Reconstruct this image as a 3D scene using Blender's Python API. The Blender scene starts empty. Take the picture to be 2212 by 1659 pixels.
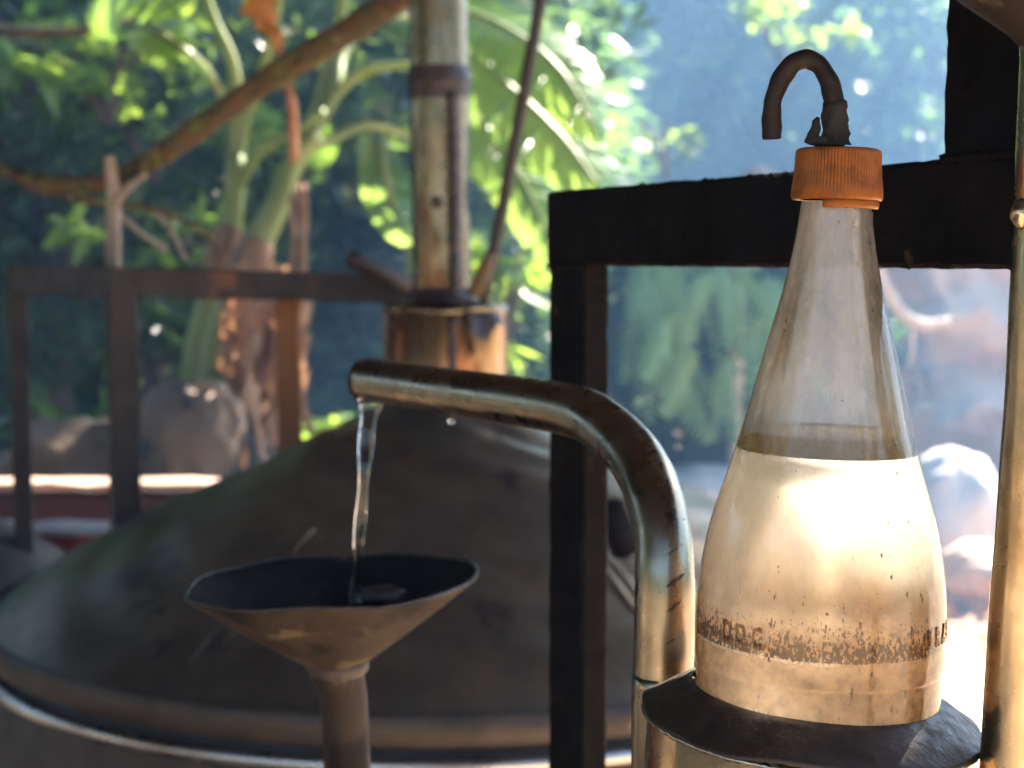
import bpy, bmesh, math, random
import numpy as np
from mathutils import Vector, Matrix, Euler
R = math.radians
random.seed(7); rng = np.random.default_rng(7)
scene = bpy.context.scene
C = scene.collection

# ------------------------------------------------------------------ camera
CAMZ = 1.45; PITCH = math.atan(269.5 / 3400.0); F = 3400.0
cam = bpy.data.cameras.new('camera'); camo = bpy.data.objects.new('camera', cam); C.objects.link(camo)
camo.location = (0, 0, CAMZ); camo.rotation_euler = (math.pi / 2 - PITCH, 0, 0)
cam.sensor_width = 36; cam.lens = 36 * F / 2212.0
cam.clip_start = 0.02; cam.clip_end = 300
cam.dof.use_dof = True; cam.dof.focus_distance = 0.635; cam.dof.aperture_fstop = 11.5
scene.camera = camo

# ------------------------------------------------------------------ sky, sun, exposure
SUN_EL, SUN_AZ = R(43), R(35)                      # azimuth measured from +Y towards +X
world = bpy.data.worlds.new('World'); scene.world = world; world.use_nodes = True
wn = world.node_tree.nodes; bg = wn['Background']
sky = wn.new('ShaderNodeTexSky'); sky.sky_type = 'NISHITA'; sky.sun_disc = False
sky.sun_elevation = SUN_EL; sky.sun_rotation = SUN_AZ
world.node_tree.links.new(sky.outputs[0], bg.inputs[0]); bg.inputs[1].default_value = 0.05
sl = bpy.data.lights.new('sun', 'SUN'); sl.energy = 5.0; sl.angle = R(0.5); sl.color = (1.0, 0.91, 0.77)
so = bpy.data.objects.new('sun', sl); C.objects.link(so)
sdir = Vector((math.sin(SUN_AZ) * math.cos(SUN_EL), math.cos(SUN_AZ) * math.cos(SUN_EL), math.sin(SUN_EL)))
so.rotation_euler = (-sdir).to_track_quat('-Z', 'Y').to_euler(); so.location = (0, 0, 20)
vs = scene.view_settings; vs.view_transform = 'Standard'; vs.look = 'None'; vs.exposure = 3.4; vs.gamma = 1.0
vs.use_curve_mapping = False
cy = scene.cycles
cy.use_denoising = True
try: cy.denoiser = 'OPENIMAGEDENOISE'
except Exception: pass
cy.max_bounces = 9; cy.diffuse_bounces = 3; cy.glossy_bounces = 4; cy.transmission_bounces = 8
cy.transparent_max_bounces = 16; cy.volume_bounces = 0; cy.caustics_reflective = False; cy.caustics_refractive = True
cy.sample_clamp_indirect = 6.0
cy.use_adaptive_sampling = True; cy.adaptive_threshold = 0.02

# ------------------------------------------------------------------ helpers
_c, _s = math.cos(PITCH), math.sin(PITCH)
def P(px, py, Y):
    """a point of the place at distance Y in front of the camera"""
    d = Vector(((px - 1106.0), F * _c + (829.5 - py) * _s, -F * _s + (829.5 - py) * _c))
    return Vector((0, 0, CAMZ)) + d * (Y / d.y)
def px2m(n, Y): return n * Y / F

def mesh(verts, faces, smooth=True, name='m'):
    me = bpy.data.meshes.new(name)
    me.from_pydata([tuple(v) for v in verts], [], faces); me.update()
    bm = bmesh.new(); bm.from_mesh(me); bmesh.ops.recalc_face_normals(bm, faces=bm.faces); bm.to_mesh(me); bm.free()
    if smooth: me.polygons.foreach_set('use_smooth', [True] * len(me.polygons))
    return me
def link(name, me, mat=None, parent=None):
    o = bpy.data.objects.new(name, me); C.objects.link(o)
    if mat is not None and me is not None and len(me.materials) == 0: me.materials.append(mat)
    if parent is not None: o.parent = parent
    return o
def obj(name, vf, mat, parent=None, smooth=True):
    return link(name, mesh(vf[0], vf[1], smooth, name), mat, parent)
def tag(o, label, cat, group=None):
    o['label'] = label; o['category'] = cat
    if group: o['group'] = group
    return o
def thing(name, label, cat, loc=(0, 0, 0), group=None):
    o = bpy.data.objects.new(name, None); C.objects.link(o); o.location = loc; o.empty_display_size = 0.05
    return tag(o, label, cat, group)
def child(name, vf, mat, root, smooth=True):
    """a part given in world coordinates"""
    l = root.location
    p = root.parent
    off = Vector(l)
    while p is not None: off += Vector(p.location); p = p.parent
    vv = [(v[0] - off.x, v[1] - off.y, v[2] - off.z) for v in vf[0]]
    return obj(name, (vv, vf[1]), mat, root, smooth)
def struct(o): o['kind'] = 'structure'; return o
def join(*vfs):
    V, Fc = [], []
    for v, f in vfs:
        n = len(V); V += list(v); Fc += [tuple(i + n for i in q) for q in f]
    return V, Fc
def spline(pts, n):
    """Catmull-Rom through tuples"""
    P_ = [np.array(p, float) for p in pts]
    P_ = [2 * P_[0] - P_[1]] + P_ + [2 * P_[-1] - P_[-2]]
    out = []; m = len(P_) - 3
    for k in range(n):
        t = k / (n - 1) * m; i = min(int(t), m - 1); u = t - i
        a, b, c, d = P_[i:i + 4]
        out.append(0.5 * ((2 * b) + (-a + c) * u + (2 * a - 5 * b + 4 * c - d) * u * u + (-a + 3 * b - 3 * c + d) * u ** 3))
    return out
def tube(pts, radii, seg=16, cap=True, jitter=0.0, wob=None):
    pts = [Vector(p[:3]) for p in pts]
    if not hasattr(radii, '__len__'): radii = [radii] * len(pts)
    V, Fc = [], []; up = None
    for i, p in enumerate(pts):
        t = (pts[min(i + 1, len(pts) - 1)] - pts[max(i - 1, 0)]).normalized()
        if up is None:
            up = Vector((0, 0, 1)) if abs(t.z) < 0.9 else Vector((1, 0, 0))
        a = (up - t * up.dot(t)).normalized(); b = t.cross(a); up = a
        for k in range(seg):
            th = 2 * math.pi * k / seg
            r = radii[i] * (1 + (jitter * (random.random() - .5) if jitter else 0))
            if wob: r *= wob(i, th)
            V.append(p + (a * math.cos(th) + b * math.sin(th)) * r)
    n = len(pts)
    for i in range(n - 1):
        for k in range(seg):
            k2 = (k + 1) % seg
            Fc.append((i * seg + k, i * seg + k2, (i + 1) * seg + k2, (i + 1) * seg + k))
    if cap:
        Fc.append(tuple(range(seg - 1, -1, -1))); Fc.append(tuple((n - 1) * seg + k for k in range(seg)))
    return V, Fc
def lathe(prof, seg=48, c=(0, 0, 0), rot=None, wob=None, cap0=False, cap1=False):
    V, Fc = [], []
    for i, (r, z) in enumerate(prof):
        for k in range(seg):
            th = 2 * math.pi * k / seg
            rr, zz = (r, z) if wob is None else wob(i, th, r, z)
            v = Vector((rr * math.cos(th), rr * math.sin(th), zz))
            if rot is not None: v = rot @ v
            V.append(v + Vector(c))
    n = len(prof)
    for i in range(n - 1):
        for k in range(seg):
            k2 = (k + 1) % seg
            Fc.append((i * seg + k, i * seg + k2, (i + 1) * seg + k2, (i + 1) * seg + k))
    if cap0: Fc.append(tuple(range(seg - 1, -1, -1)))
    if cap1: Fc.append(tuple((n - 1) * seg + k for k in range(seg)))
    return V, Fc
def bar(p0, p1, w, h, side=None, bev=0.0, rough=0.0, n=1):
    """rectangular bar; w along `side` (horizontal by default), h the other way; bevelled corners, rough edges"""
    p0, p1 = Vector(p0), Vector(p1); t = (p1 - p0).normalized()
    s = Vector(side) if side is not None else (t.cross(Vector((0, 0, 1))) if abs(t.z) < .9 else Vector((1, 0, 0)))
    s = (s - t * s.dot(t)).normalized(); u = s.cross(t)
    b = bev or min(w, h) * 0.06
    sec = [(-w / 2 + b, -h / 2), (w / 2 - b, -h / 2), (w / 2, -h / 2 + b), (w / 2, h / 2 - b), (w / 2 - b, h / 2), (-w / 2 + b, h / 2), (-w / 2, h / 2 - b), (-w / 2, -h / 2 + b)]
    V, Fc = [], []
    for i in range(n + 1):
        p = p0.lerp(p1, i / n)
        for (x, y) in sec:
            j = rough * random.gauss(0, 1); k = rough * random.gauss(0, 1)
            V.append(p + s * (x + j) + u * (y + k))
    m = 8
    for i in range(n):
        for k in range(m):
            k2 = (k + 1) % m
            Fc.append((i * m + k, i * m + k2, (i + 1) * m + k2, (i + 1) * m + k))
    Fc.append(tuple(range(m - 1, -1, -1))); Fc.append(tuple(n * m + k for k in range(m)))
    return V, Fc
def fbm(p, seed=0, oct=4):
    """cheap smooth value noise for shaping meshes"""
    from mathutils import noise
    return noise.fractal(Vector(p) + Vector((seed * 17.3, seed * 5.1, seed * 9.7)), 0.8, 2.0, oct)
def rock(c, r, seed, sub=4, amp=0.25, flat=0.0):
    bm = bmesh.new(); bmesh.ops.create_icosphere(bm, subdivisions=sub, radius=1.0)
    V = []
    for v in bm.verts:
        n = v.co.normalized(); d = 1 + amp * fbm(n * 1.3, seed) + 0.022 * fbm(n * 6, seed + 3)
        V.append(Vector((n.x * r[0] * d + c[0], n.y * r[1] * d + c[1], n.z * r[2] * d + c[2])))
    Fc = [tuple(v.index for v in f.verts) for f in bm.faces]; bm.free()
    return V, Fc

# ------------------------------------------------------------------ materials
def newmat(name):
    m = bpy.data.materials.new(name); m.use_nodes = True
    nt = m.node_tree
    return m, nt, nt.nodes, nt.nodes['Principled BSDF'], nt.nodes['Material Output']
def nd(nt, t, **kw):
    n = nt.nodes.new(t)
    for k, v in kw.items(): setattr(n, k, v)
    return n
def noise_tex(nt, scale, detail=5, rough=0.55, stretch=None, dist=0.0, coord='Object'):
    tc = nd(nt, 'ShaderNodeTexCoord'); mp = nd(nt, 'ShaderNodeMapping')
    if stretch: mp.inputs['Scale'].default_value = stretch
    nz = nd(nt, 'ShaderNodeTexNoise'); nz.inputs['Scale'].default_value = scale
    nz.inputs['Detail'].default_value = detail; nz.inputs['Roughness'].default_value = rough; nz.inputs['Distortion'].default_value = dist
    nt.links.new(tc.outputs[coord], mp.inputs[0]); nt.links.new(mp.outputs[0], nz.inputs['Vector'])
    return nz.outputs['Fac']
def ramp(nt, fac, stops):
    r = nd(nt, 'ShaderNodeValToRGB'); e = r.color_ramp.elements
    while len(e) > 1: e.remove(e[-1])
    e[0].position = stops[0][0]; e[0].color = tuple(stops[0][1]) + (1,)
    for p, c in stops[1:]:
        x = e.new(p); x.color = tuple(c) + (1,)
    nt.links.new(fac, r.inputs[0]); return r.outputs[0]
def g(v): return (v, v, v)
def mixc(nt, fac, a, b, mode='MIX'):
    m = nd(nt, 'ShaderNodeMix', data_type='RGBA', blend_type=mode)
    if isinstance(fac, (int, float)): m.inputs[0].default_value = fac
    else: nt.links.new(fac, m.inputs[0])
    for s, v in ((6, a), (7, b)):
        if isinstance(v, tuple): m.inputs[s].default_value = tuple(v) + ((1,) if len(v) == 3 else ())
        else: nt.links.new(v, m.inputs[s])
    return m.outputs[2]
def bump(nt, h, strength, dist, bsdf):
    b = nd(nt, 'ShaderNodeBump'); b.inputs['Strength'].default_value = strength; b.inputs['Distance'].default_value = dist
    nt.links.new(h, b.inputs['Height'])
    if bsdf is not None: nt.links.new(b.outputs[0], bsdf.inputs['Normal'])
    return b.outputs[0]
def worn(name, cols, scale, rough, metal=0.0, spots=None, bmp=(0.3, 0.002, 40), stretch=None, spec=0.5, lo=.3, hi=.7):
    """surface with blotchy colours; cols: list of colours over the noise; rough: (r0, r1); spots: (colour, scale, threshold)"""
    m, nt, N, b, out = newmat(name)
    f = noise_tex(nt, scale, 6, .6, stretch)
    k = len(cols)
    col = ramp(nt, f, [(lo + (hi - lo) * i / max(k - 1, 1), c) for i, c in enumerate(cols)])
    if spots:
        for (sc, ss, th) in spots:
            f2 = noise_tex(nt, ss, 5, .6, stretch)
            mk = ramp(nt, f2, [(th, g(0)), (min(th + .06, 1), g(1))])
            col = mixc(nt, mk, col, tuple(sc))
    nt.links.new(col, b.inputs['Base Color'])
    rr = ramp(nt, noise_tex(nt, scale * 2.7, 4), [(.3, g(rough[0])), (.7, g(rough[1]))]); nt.links.new(rr, b.inputs['Roughness'])
    b.inputs['Metallic'].default_value = metal; b.inputs['Specular IOR Level'].default_value = spec
    if bmp: bump(nt, noise_tex(nt, bmp[2], 5, .6, stretch), bmp[0], bmp[1], b)
    return m
def leafmat(name, c0, c1, trans, tfac=0.45, rough=0.45, spec=0.5, scale=3.0):
    m, nt, N, b, out = newmat(name)
    f = noise_tex(nt, scale, 3)
    col = ramp(nt, f, [(.35, c0), (.65, c1)]); nt.links.new(col, b.inputs['Base Color'])
    b.inputs['Roughness'].default_value = rough; b.inputs['Specular IOR Level'].default_value = spec
    t = nd(nt, 'ShaderNodeBsdfTranslucent'); t.inputs[0].default_value = tuple(trans) + (1,)
    mx = nd(nt, 'ShaderNodeMixShader'); mx.inputs[0].default_value = tfac
    nt.links.new(b.outputs[0], mx.inputs[1]); nt.links.new(t.outputs[0], mx.inputs[2]); nt.links.new(mx.outputs[0], out.inputs[0])
    return m

M = {}
M['ground'] = worn('ground_dirt', [(.30, .22, .15), (.42, .33, .24), (.36, .27, .19)], 1.2, (.85, .95), spots=[((.16, .11, .07), 3.0, .62), ((.5, .42, .32), 6, .62)], bmp=(.6, .03, 9), spec=.2)
M['hill'] = worn('hillside_soil', [(.03, .035, .02), (.06, .055, .03)], .8, (.9, 1), bmp=(.6, .08, 3), spec=.1)
M['black'] = worn('sooty_black_paint', [(.005, .0038, .0028), (.011, .008, .006)], 30, (.6, .85), spots=[((.05, .028, .016), 55, .66), ((.09, .055, .035), 160, .70)], bmp=(.8, .0016, 160), spec=.06)
M['rustframe'] = worn('brown_painted_steel', [(.020, .012, .009), (.034, .021, .015), (.032, .017, .010)], 7, (.5, .75), spots=[((.16, .055, .02), 9, .66)], bmp=(.4, .002, 60))
M['rustpost'] = worn('rusty_orange_steel', [(.20, .07, .025), (.28, .11, .04), (.14, .05, .02)], 9, (.7, .9), bmp=(.5, .003, 50), stretch=(1, 1, .4))
M['brass'] = worn('worn_brass', [(.44, .31, .17), (.50, .38, .24), (.36, .24, .12)], 26, (.16, .34), metal=1.0, spots=[((.13, .07, .035), 38, .66)], bmp=(.18, .0006, 120), stretch=(1, 1, .45))
M['spout'] = worn('handled_copper_pipe', [(.28, .23, .165), (.33, .27, .19), (.22, .165, .11)], 22, (.22, .38), metal=1.0, spots=[((.30, .16, .085), 32, .70)], bmp=(.10, .0005, 90))
M['column'] = worn('stained_brass_column', [(.33, .25, .16), (.21, .14, .08), (.42, .34, .23)], 10, (.2, .36), metal=1.0, spots=[((.17, .08, .045), 11, .56), ((.03, .018, .014), 16, .60)], bmp=(.3, .003, 45), stretch=(1, 1, .35))
M['dome'] = worn('oxidised_copper_painted_sheen', [(.15, .118, .08), (.235, .18, .115), (.15, .12, .085), (.21, .165, .11)], 4, (.30, .48), metal=.8, spots=[((.15, .145, .04), 1.6, .56), ((.085, .068, .055), 7, .58), ((.26, .18, .13), 34, .70)], bmp=(.3, .006, 14))  # olive patches stand in for green reflections on the copper
M['domerim'] = worn('brown_tarnished_rim', [(.04, .032, .026), (.07, .052, .04), (.034, .028, .024)], 9, (.45, .65), metal=.6, spots=[((.36, .25, .18), 26, .68)], bmp=(.5, .004, 40))
M['ring'] = worn('polished_ring', [(.42, .40, .38), (.5, .47, .44), (.32, .26, .22)], 6, (.2, .4), metal=1.0, bmp=(.2, .002, 40))
M['potbody'] = worn('sooty_pot_side', [(.03, .02, .016), (.06, .04, .03)], 9, (.5, .7), metal=.3, bmp=(.5, .004, 30))
M['tar'] = worn('dark_tar_seal', [(.02, .013, .01), (.045, .025, .018)], 40, (.25, .6), spots=[((.22, .08, .04), 60, .66)], bmp=(.9, .004, 90))
M['funnel'] = worn('tarnished_copper_funnel', [(.024, .017, .013), (.04, .027, .02), (.02, .015, .012)], 16, (.45, .65), metal=.45, spec=.25, spots=[((.10, .075, .045), 30, .58), ((.010, .008, .007), 11, .49), ((.012, .009, .008), 40, .58)], bmp=(.25, .0012, 70))
M['funnelin'] = worn('blackened_funnel_inside', [(.008, .006, .004), (.022, .017, .013)], 22, (.6, .85), metal=.0, spots=[((.03, .024, .02), 60, .62)], bmp=(.5, .0015, 90), spec=.08)
M['collar'] = worn('sooty_collar_sheet', [(.010, .006, .0035), (.036, .02, .012), (.018, .011, .007)], 60, (.4, .7), metal=.2, spots=[((.07, .035, .02), 50, .62), ((.3, .22, .13), 330, .70)], bmp=(.5, .0014, 140))
M['solder'] = worn('bright_solder', [(.55, .48, .40), (.35, .28, .2)], 60, (.18, .35), metal=1, bmp=(.5, .001, 150))
M['putty'] = worn('grey_brown_putty', [(.022, .018, .014), (.045, .036, .028)], 120, (.7, .9), bmp=(.9, .0015, 200), spec=.2)
M['oldtube'] = worn('burnt_brown_tube', [(.010, .006, .0045), (.022, .012, .008), (.008, .005, .004)], 60, (.45, .7), spec=.2, spots=[((.012, .009, .008), 90, .58)], bmp=(.4, .0006, 160))
M['bark'] = worn('mottled_bark', [(.05, .028, .016), (.16, .08, .035), (.10, .08, .03), (.03, .02, .013)], 34, (.7, .9), spots=[((.17, .16, .035), 11, .56), ((.014, .010, .009), 20, .56), ((.3, .22, .14), 26, .64)], bmp=(.9, .006, 60), lo=.25, hi=.75)
M['palebark'] = worn('pale_dry_wood', [(.34, .25, .20), (.45, .35, .28), (.28, .2, .15)], 14, (.75, .9), bmp=(.7, .004, 60), stretch=(1, 1, .3))
M['trunk'] = worn('forest_trunk', [(.05, .035, .025), (.11, .08, .06)], 4, (.85, .95), bmp=(.8, .02, 12))
M['rock'] = worn('grey_brown_boulder', [(.14, .10, .07), (.20, .14, .095), (.18, .105, .055)], 3.2, (.8, .95), spots=[((.26, .15, .07), 4, .62), ((.07, .06, .06), 7, .62)], bmp=(.7, .02, 12))
M['whiterock'] = worn('pale_boulder', [(.36, .33, .31), (.46, .42, .39)], 4, (.8, .9), spots=[((.3, .24, .2), 6, .66)], bmp=(.6, .02, 10))
M['cliff'] = worn('orange_tan_rock_face', [(.26, .12, .055), (.46, .24, .12), (.42, .29, .2), (.2, .11, .07)], 2.6, (.85, .95), spots=[((.08, .07, .07), 3, .6)], bmp=(.9, .05, 6), lo=.3, hi=.7)
M['plaster'] = worn('red_painted_wall', [(.55, .06, .03), (.62, .085, .04)], 5, (.7, .85), spots=[((.2, .05, .035), 9, .62)], bmp=(.3, .003, 30))
M['ledge'] = worn('pale_cement_ledge', [(.36, .32, .30), (.46, .42, .40)], 12, (.8, .9), bmp=(.4, .003, 40))
M['darkwall'] = worn('dark_earth_wall', [(.030, .024, .022), (.05, .04, .035)], 5, (.85, .95), bmp=(.5, .006, 20))
M['ledgetop'] = worn('pale_wall_top', [(.34, .23, .17), (.42, .30, .24)], 8, (.85, .95), bmp=(.5, .005, 30))  # wall top much paler than the face below
M['zinc'] = worn('dull_grey_sheet', [(.12, .12, .13), (.2, .19, .19)], 7, (.35, .5), metal=.7, bmp=(.2, .003, 20))
M['roof'] = worn('smoke_dark_roof', [(.022, .017, .014), (.045, .033, .026)], 4, (.85, .95), bmp=(.4, .01, 12), spec=.2)
M['pseudo'] = leafmat('banana_stem_green', (.24, .33, .10), (.36, .42, .17), (.3, .4, .08), .2, .5, .4, 5)
M['pseudobrown'] = worn('banana_sheath_brown', [(.18, .10, .05), (.33, .2, .12), (.26, .26, .1)], 9, (.6, .8), bmp=(.6, .005, 40), stretch=(1, 1, .25))
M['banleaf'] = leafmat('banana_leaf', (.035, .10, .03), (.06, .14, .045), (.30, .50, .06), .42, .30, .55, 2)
M['banleafpale'] = leafmat('banana_leaf_painted_sun', (.06, .16, .05), (.10, .2, .07), (.42, .62, .12), .5, .22, .8, 2)  # paler copy of the banana leaf, sunlight put into its colour
M['midrib'] = leafmat('banana_midrib', (.22, .30, .10), (.3, .36, .15), (.35, .42, .1), .3, .4, .5)
M['dryleaf'] = leafmat('dry_banana_leaf', (.30, .17, .10), (.46, .31, .21), (.5, .24, .1), .35, .7, .3, 8)
M['palestraw'] = leafmat('pale_straw_leaf', (.42, .30, .22), (.58, .46, .36), (.55, .36, .2), .35, .7, .3, 8)
M['orangeleaf'] = leafmat('orange_dead_leaf', (.42, .15, .04), (.55, .25, .09), (.8, .3, .06), .5, .5, .4, 6)
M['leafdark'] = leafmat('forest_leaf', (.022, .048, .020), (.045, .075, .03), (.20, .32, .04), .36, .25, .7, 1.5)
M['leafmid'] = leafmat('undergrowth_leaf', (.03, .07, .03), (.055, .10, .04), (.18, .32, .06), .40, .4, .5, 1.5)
M['leaflit'] = leafmat('sunlit_leaf_tone', (.07, .15, .03), (.10, .2, .04), (.36, .52, .06), .5, .35, .5, 2)  # brighter leaf tone, sunlit look put into the colour
M['leafshade'] = leafmat('thicket_leaf_shade', (.012, .030, .014), (.022, .045, .02), (.06, .12, .03), .3, .6, .2, 2)  # darker leaf tone with the shade put into the colour
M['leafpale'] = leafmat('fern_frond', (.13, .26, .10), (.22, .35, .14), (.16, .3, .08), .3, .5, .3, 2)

# ------------------------------------------------------------------ ground, hills, roof
def sm(a, b, x):
    t = np.clip((x - a) / (b - a), 0, 1); return t * t * (3 - 2 * t)
def terrain(x, y):
    y0 = 6.6 + 9.0 * sm(-0.4, 2.2, x)
    h = 1.05 * np.maximum(0, np.sqrt((np.maximum(y - y0, 0)) ** 2 + .3) - .55)
    h = 7.2 * (1 - np.exp(-h / 6.0))
    back = 3.5 * sm(-9, -18, y) + 3.5 * sm(-7, -16, x) * sm(7, 0, y) + 3.0 * sm(8, 17, x) * sm(9, 0, y)
    return h + back * (y < 9) + .03 * np.sin(x * 2.3 + y) * np.cos(y * 1.7)
nx, ny = 121, 141
gx = np.linspace(-28, 28, nx); gy = np.linspace(-24, 40, ny)
XX, YY = np.meshgrid(gx, gy); ZZ = terrain(XX, YY)
V = np.stack([XX, YY, ZZ], -1).reshape(-1, 3)
Fc = [(j * nx + i, j * nx + i + 1, (j + 1) * nx + i + 1, (j + 1) * nx + i) for j in range(ny - 1) for i in range(nx - 1)]
gm = mesh(V.tolist(), Fc, True, 'ground')
# soil on the slopes, pale dirt on the flat
m, nt, N, b, out = newmat('ground_and_slopes')
f = noise_tex(nt, 1.4, 6); f2 = noise_tex(nt, 7, 5)
dirt = ramp(nt, f, [(.3, (.34, .24, .15)), (.5, (.50, .37, .25)), (.7, (.40, .29, .19))])
dirt = mixc(nt, ramp(nt, f2, [(.58, g(0)), (.66, g(.8))]), dirt, (.17, .115, .07))
soil = ramp(nt, f, [(.35, (.03, .03, .018)), (.65, (.06, .05, .03))])
geo = nd(nt, 'ShaderNodeNewGeometry'); sp = nd(nt, 'ShaderNodeSeparateXYZ'); nt.links.new(geo.outputs['Position'], sp.inputs[0])
mk = ramp(nt, sp.outputs['Z'], [(.12, g(0)), (.45, g(1))])
nt.links.new(mixc(nt, mk, dirt, soil), b.inputs['Base Color']); b.inputs['Roughness'].default_value = .92; b.inputs['Specular IOR Level'].default_value = .15
bump(nt, f2, .6, .03, b)
struct(link('ground', gm, m))

# shed roof overhead (out of the frame): deck and rafters on four posts
ROOF_Y = 4.9
def deck(x0, x1, y0, y1):
    zf = lambda y: 2.78 - .16 * (y + .9) / (ROOF_Y + .9)
    return bar(((x0 + x1) / 2, y0, zf(y0)), ((x0 + x1) / 2, y1, zf(y1)), x1 - x0, .05, side=(1, 0, 0))
# gap added in the unseen roof to throw sun onto the bottle
rf = struct(obj('roof', join(deck(-5.0, .87, -.9, ROOF_Y), deck(.871, 1.045, -.9, 1.855), deck(.871, 1.045, 1.995, ROOF_Y), deck(1.056, 1.35, -.9, ROOF_Y)), M['roof'], smooth=False))
for i in range(7):
    x = -4.9 + i * 1.01
    child('rafter', bar((x, -.8, 2.70), (x, ROOF_Y - .08, 2.54), .07, .10, side=(1, 0, 0)), M['roof'], rf, False)
for (x, y) in ((-4.8, -.7), (1.2, -.7), (-4.8, 4.7)):
    child('post', bar((x, y, 0), (x, y, 2.62), .12, .12, side=(1, 0, 0)), M['roof'], rf, False)

# ------------------------------------------------------------------ foliage
def leafcloud(cent, size, sz_sd=.3, droop=.3, fold=.25, aspect=.42, seed=0):
    """leaf-shaped folded quads; cent (n,3)"""
    r = np.random.default_rng(seed); n = len(cent)
    s = size * np.exp(r.normal(0, sz_sd, n))[:, None]
    d = r.normal(0, 1, (n, 3)); d[:, 2] = d[:, 2] * .55 - droop; d /= np.linalg.norm(d, axis=1)[:, None]
    u = r.normal(0, .55, (n, 3)); u[:, 2] += 1.0
    w = np.cross(d, u); w /= (np.linalg.norm(w, axis=1)[:, None] + 1e-9)
    nn = np.cross(w, d)
    base = cent; tip = cent + d * s
    mid = cent + d * s * .45 - nn * s * fold * .25
    l = mid + w * s * aspect * .5 + nn * s * fold * .35; rr = mid - w * s * aspect * .5 + nn * s * fold * .35
    V = np.stack([base, l, tip, rr, mid], 1).reshape(-1, 3)
    k = np.arange(n)[:, None] * 5
    Fq = np.concatenate([k + [0, 4, 1], k + [1, 4, 2], k + [0, 3, 4], k + [3, 2, 4]], 0)
    return V, Fq
def fastmesh(V, Fq, name='m'):
    me = bpy.data.meshes.new(name); V = np.asarray(V, np.float32); Fq = np.asarray(Fq, np.int32)
    me.vertices.add(len(V)); me.vertices.foreach_set('co', V.ravel())
    k = Fq.shape[1]
    me.loops.add(Fq.size); me.loops.foreach_set('vertex_index', Fq.ravel())
    me.polygons.add(len(Fq)); me.polygons.foreach_set('loop_start', np.arange(len(Fq), dtype=np.int32) * k)
    me.polygons.foreach_set('loop_total', np.full(len(Fq), k, np.int32)); me.update(); me.validate()
    return me
def clumps(n, c, rad, nclump, csd, seed, shell=.5):
    r = np.random.default_rng(seed)
    d = r.normal(0, 1, (nclump, 3)); d /= np.linalg.norm(d, axis=1)[:, None]
    cc = d * (r.uniform(shell, 1, nclump) ** .6)[:, None]
    i = r.integers(0, nclump, n)
    return (cc[i] * np.array(rad)) + r.normal(0, csd, (n, 3)) * np.array([1, 1, .7]) + np.array(c)

def tree(name, label, base, height, crown_c, crown_r, n, leaf, mat, seed, lean=(0, 0), group=None, trunk_r=.09):
    root = thing(name, label, 'tree', base, group)
    b = Vector(base); top = b + Vector((lean[0], lean[1], height))
    mid = b.lerp(top, .5) + Vector((.12 * math.sin(seed), .1, 0))
    pts = spline([b - Vector((0, 0, .2)), mid, top], 10)
    tr = child('trunk', tube(pts, list(np.linspace(trunk_r, trunk_r * .4, 10)), 9, jitter=.1), M['trunk'], root)
    cc = Vector(crown_c)
    random.seed(seed)
    for i in range(6):
        s = Vector(pts[5 + i % 4]); e = cc + Vector((random.uniform(-.7, .7) * crown_r[0], random.uniform(-.7, .7) * crown_r[1], random.uniform(-.3, .6) * crown_r[2]))
        q = child('limb', tube(spline([s, s.lerp(e, .5) + Vector((0, 0, .1)), e], 6), list(np.linspace(trunk_r * .45, trunk_r * .1, 6)), 6), M['trunk'], root)
    pc = clumps(n, (cc - b)[:], crown_r, max(8, n // 45), .09 * (sum(crown_r) / 3) + .03, seed)
    Vq, Fq = leafcloud(pc, leaf, seed=seed)
    link('crown', fastmesh(Vq, Fq, 'crown'), mat, root)
    return root
def shrub(name, label, base, rad, n, leaf, mat, seed, group=None, cat='shrub', zc=.55):
    root = thing(name, label, cat, base, group)
    b = Vector(base); random.seed(seed)
    for i in range(4):
        e = b + Vector((random.uniform(-.6, .6) * rad[0], random.uniform(-.6, .6) * rad[1], rad[2] * (1 + random.random() * .5)))
        child('stem', tube(spline([b - Vector((0, 0, .1)), b.lerp(e, .5) + Vector((0, 0, .05)), e], 6), list(np.linspace(.018, .006, 6)), 6), M['trunk'], root)
    pc = clumps(n, (0, 0, rad[2] * zc * 2), rad, max(6, n // 30), .1 * (sum(rad) / 3), seed, .2)
    Vq, Fq = leafcloud(pc, leaf, seed=seed)
    link('crown', fastmesh(Vq, Fq, 'crown'), mat, root)
    return root

# undergrowth covering the slopes, one mass nobody could count
def slope_pts(n, seed):
    r = np.random.default_rng(seed)
    y = 6.6 + 20 * r.uniform(0, 1, n) ** 1.15; x = np.where(r.uniform(0, 1, n) < .62, r.uniform(-1, 1, n) * (.36 * y + 1.2), r.uniform(-1, 1, n) * (.85 * y + 2))
    # bushy mounds
    z = terrain(x, y)
    hump = .55 * (np.sin(x * 2.1 + 1.3 * np.sin(y * .9)) * np.cos(y * 1.6 + .7 * np.sin(x)) + 1) * .6
    keep = (z > .12) & ~((x > 1.6) & (x < 4.4) & (y < 14.0))
    z = z + hump * r.uniform(.1, 1, n) ** .7 + .05
    p = np.stack([x, y, z], 1)[keep]
    return p
pc = slope_pts(150000, 5)
Vq, Fq = leafcloud(pc, (.07 + .0125 * pc[:, 1])[:, None], .35, seed=6)
u = link('undergrowth', fastmesh(Vq, Fq, 'undergrowth'), M['leafmid']); u['kind'] = 'stuff'; u['label'] = 'dense green undergrowth covering the shaded hillside'
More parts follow.
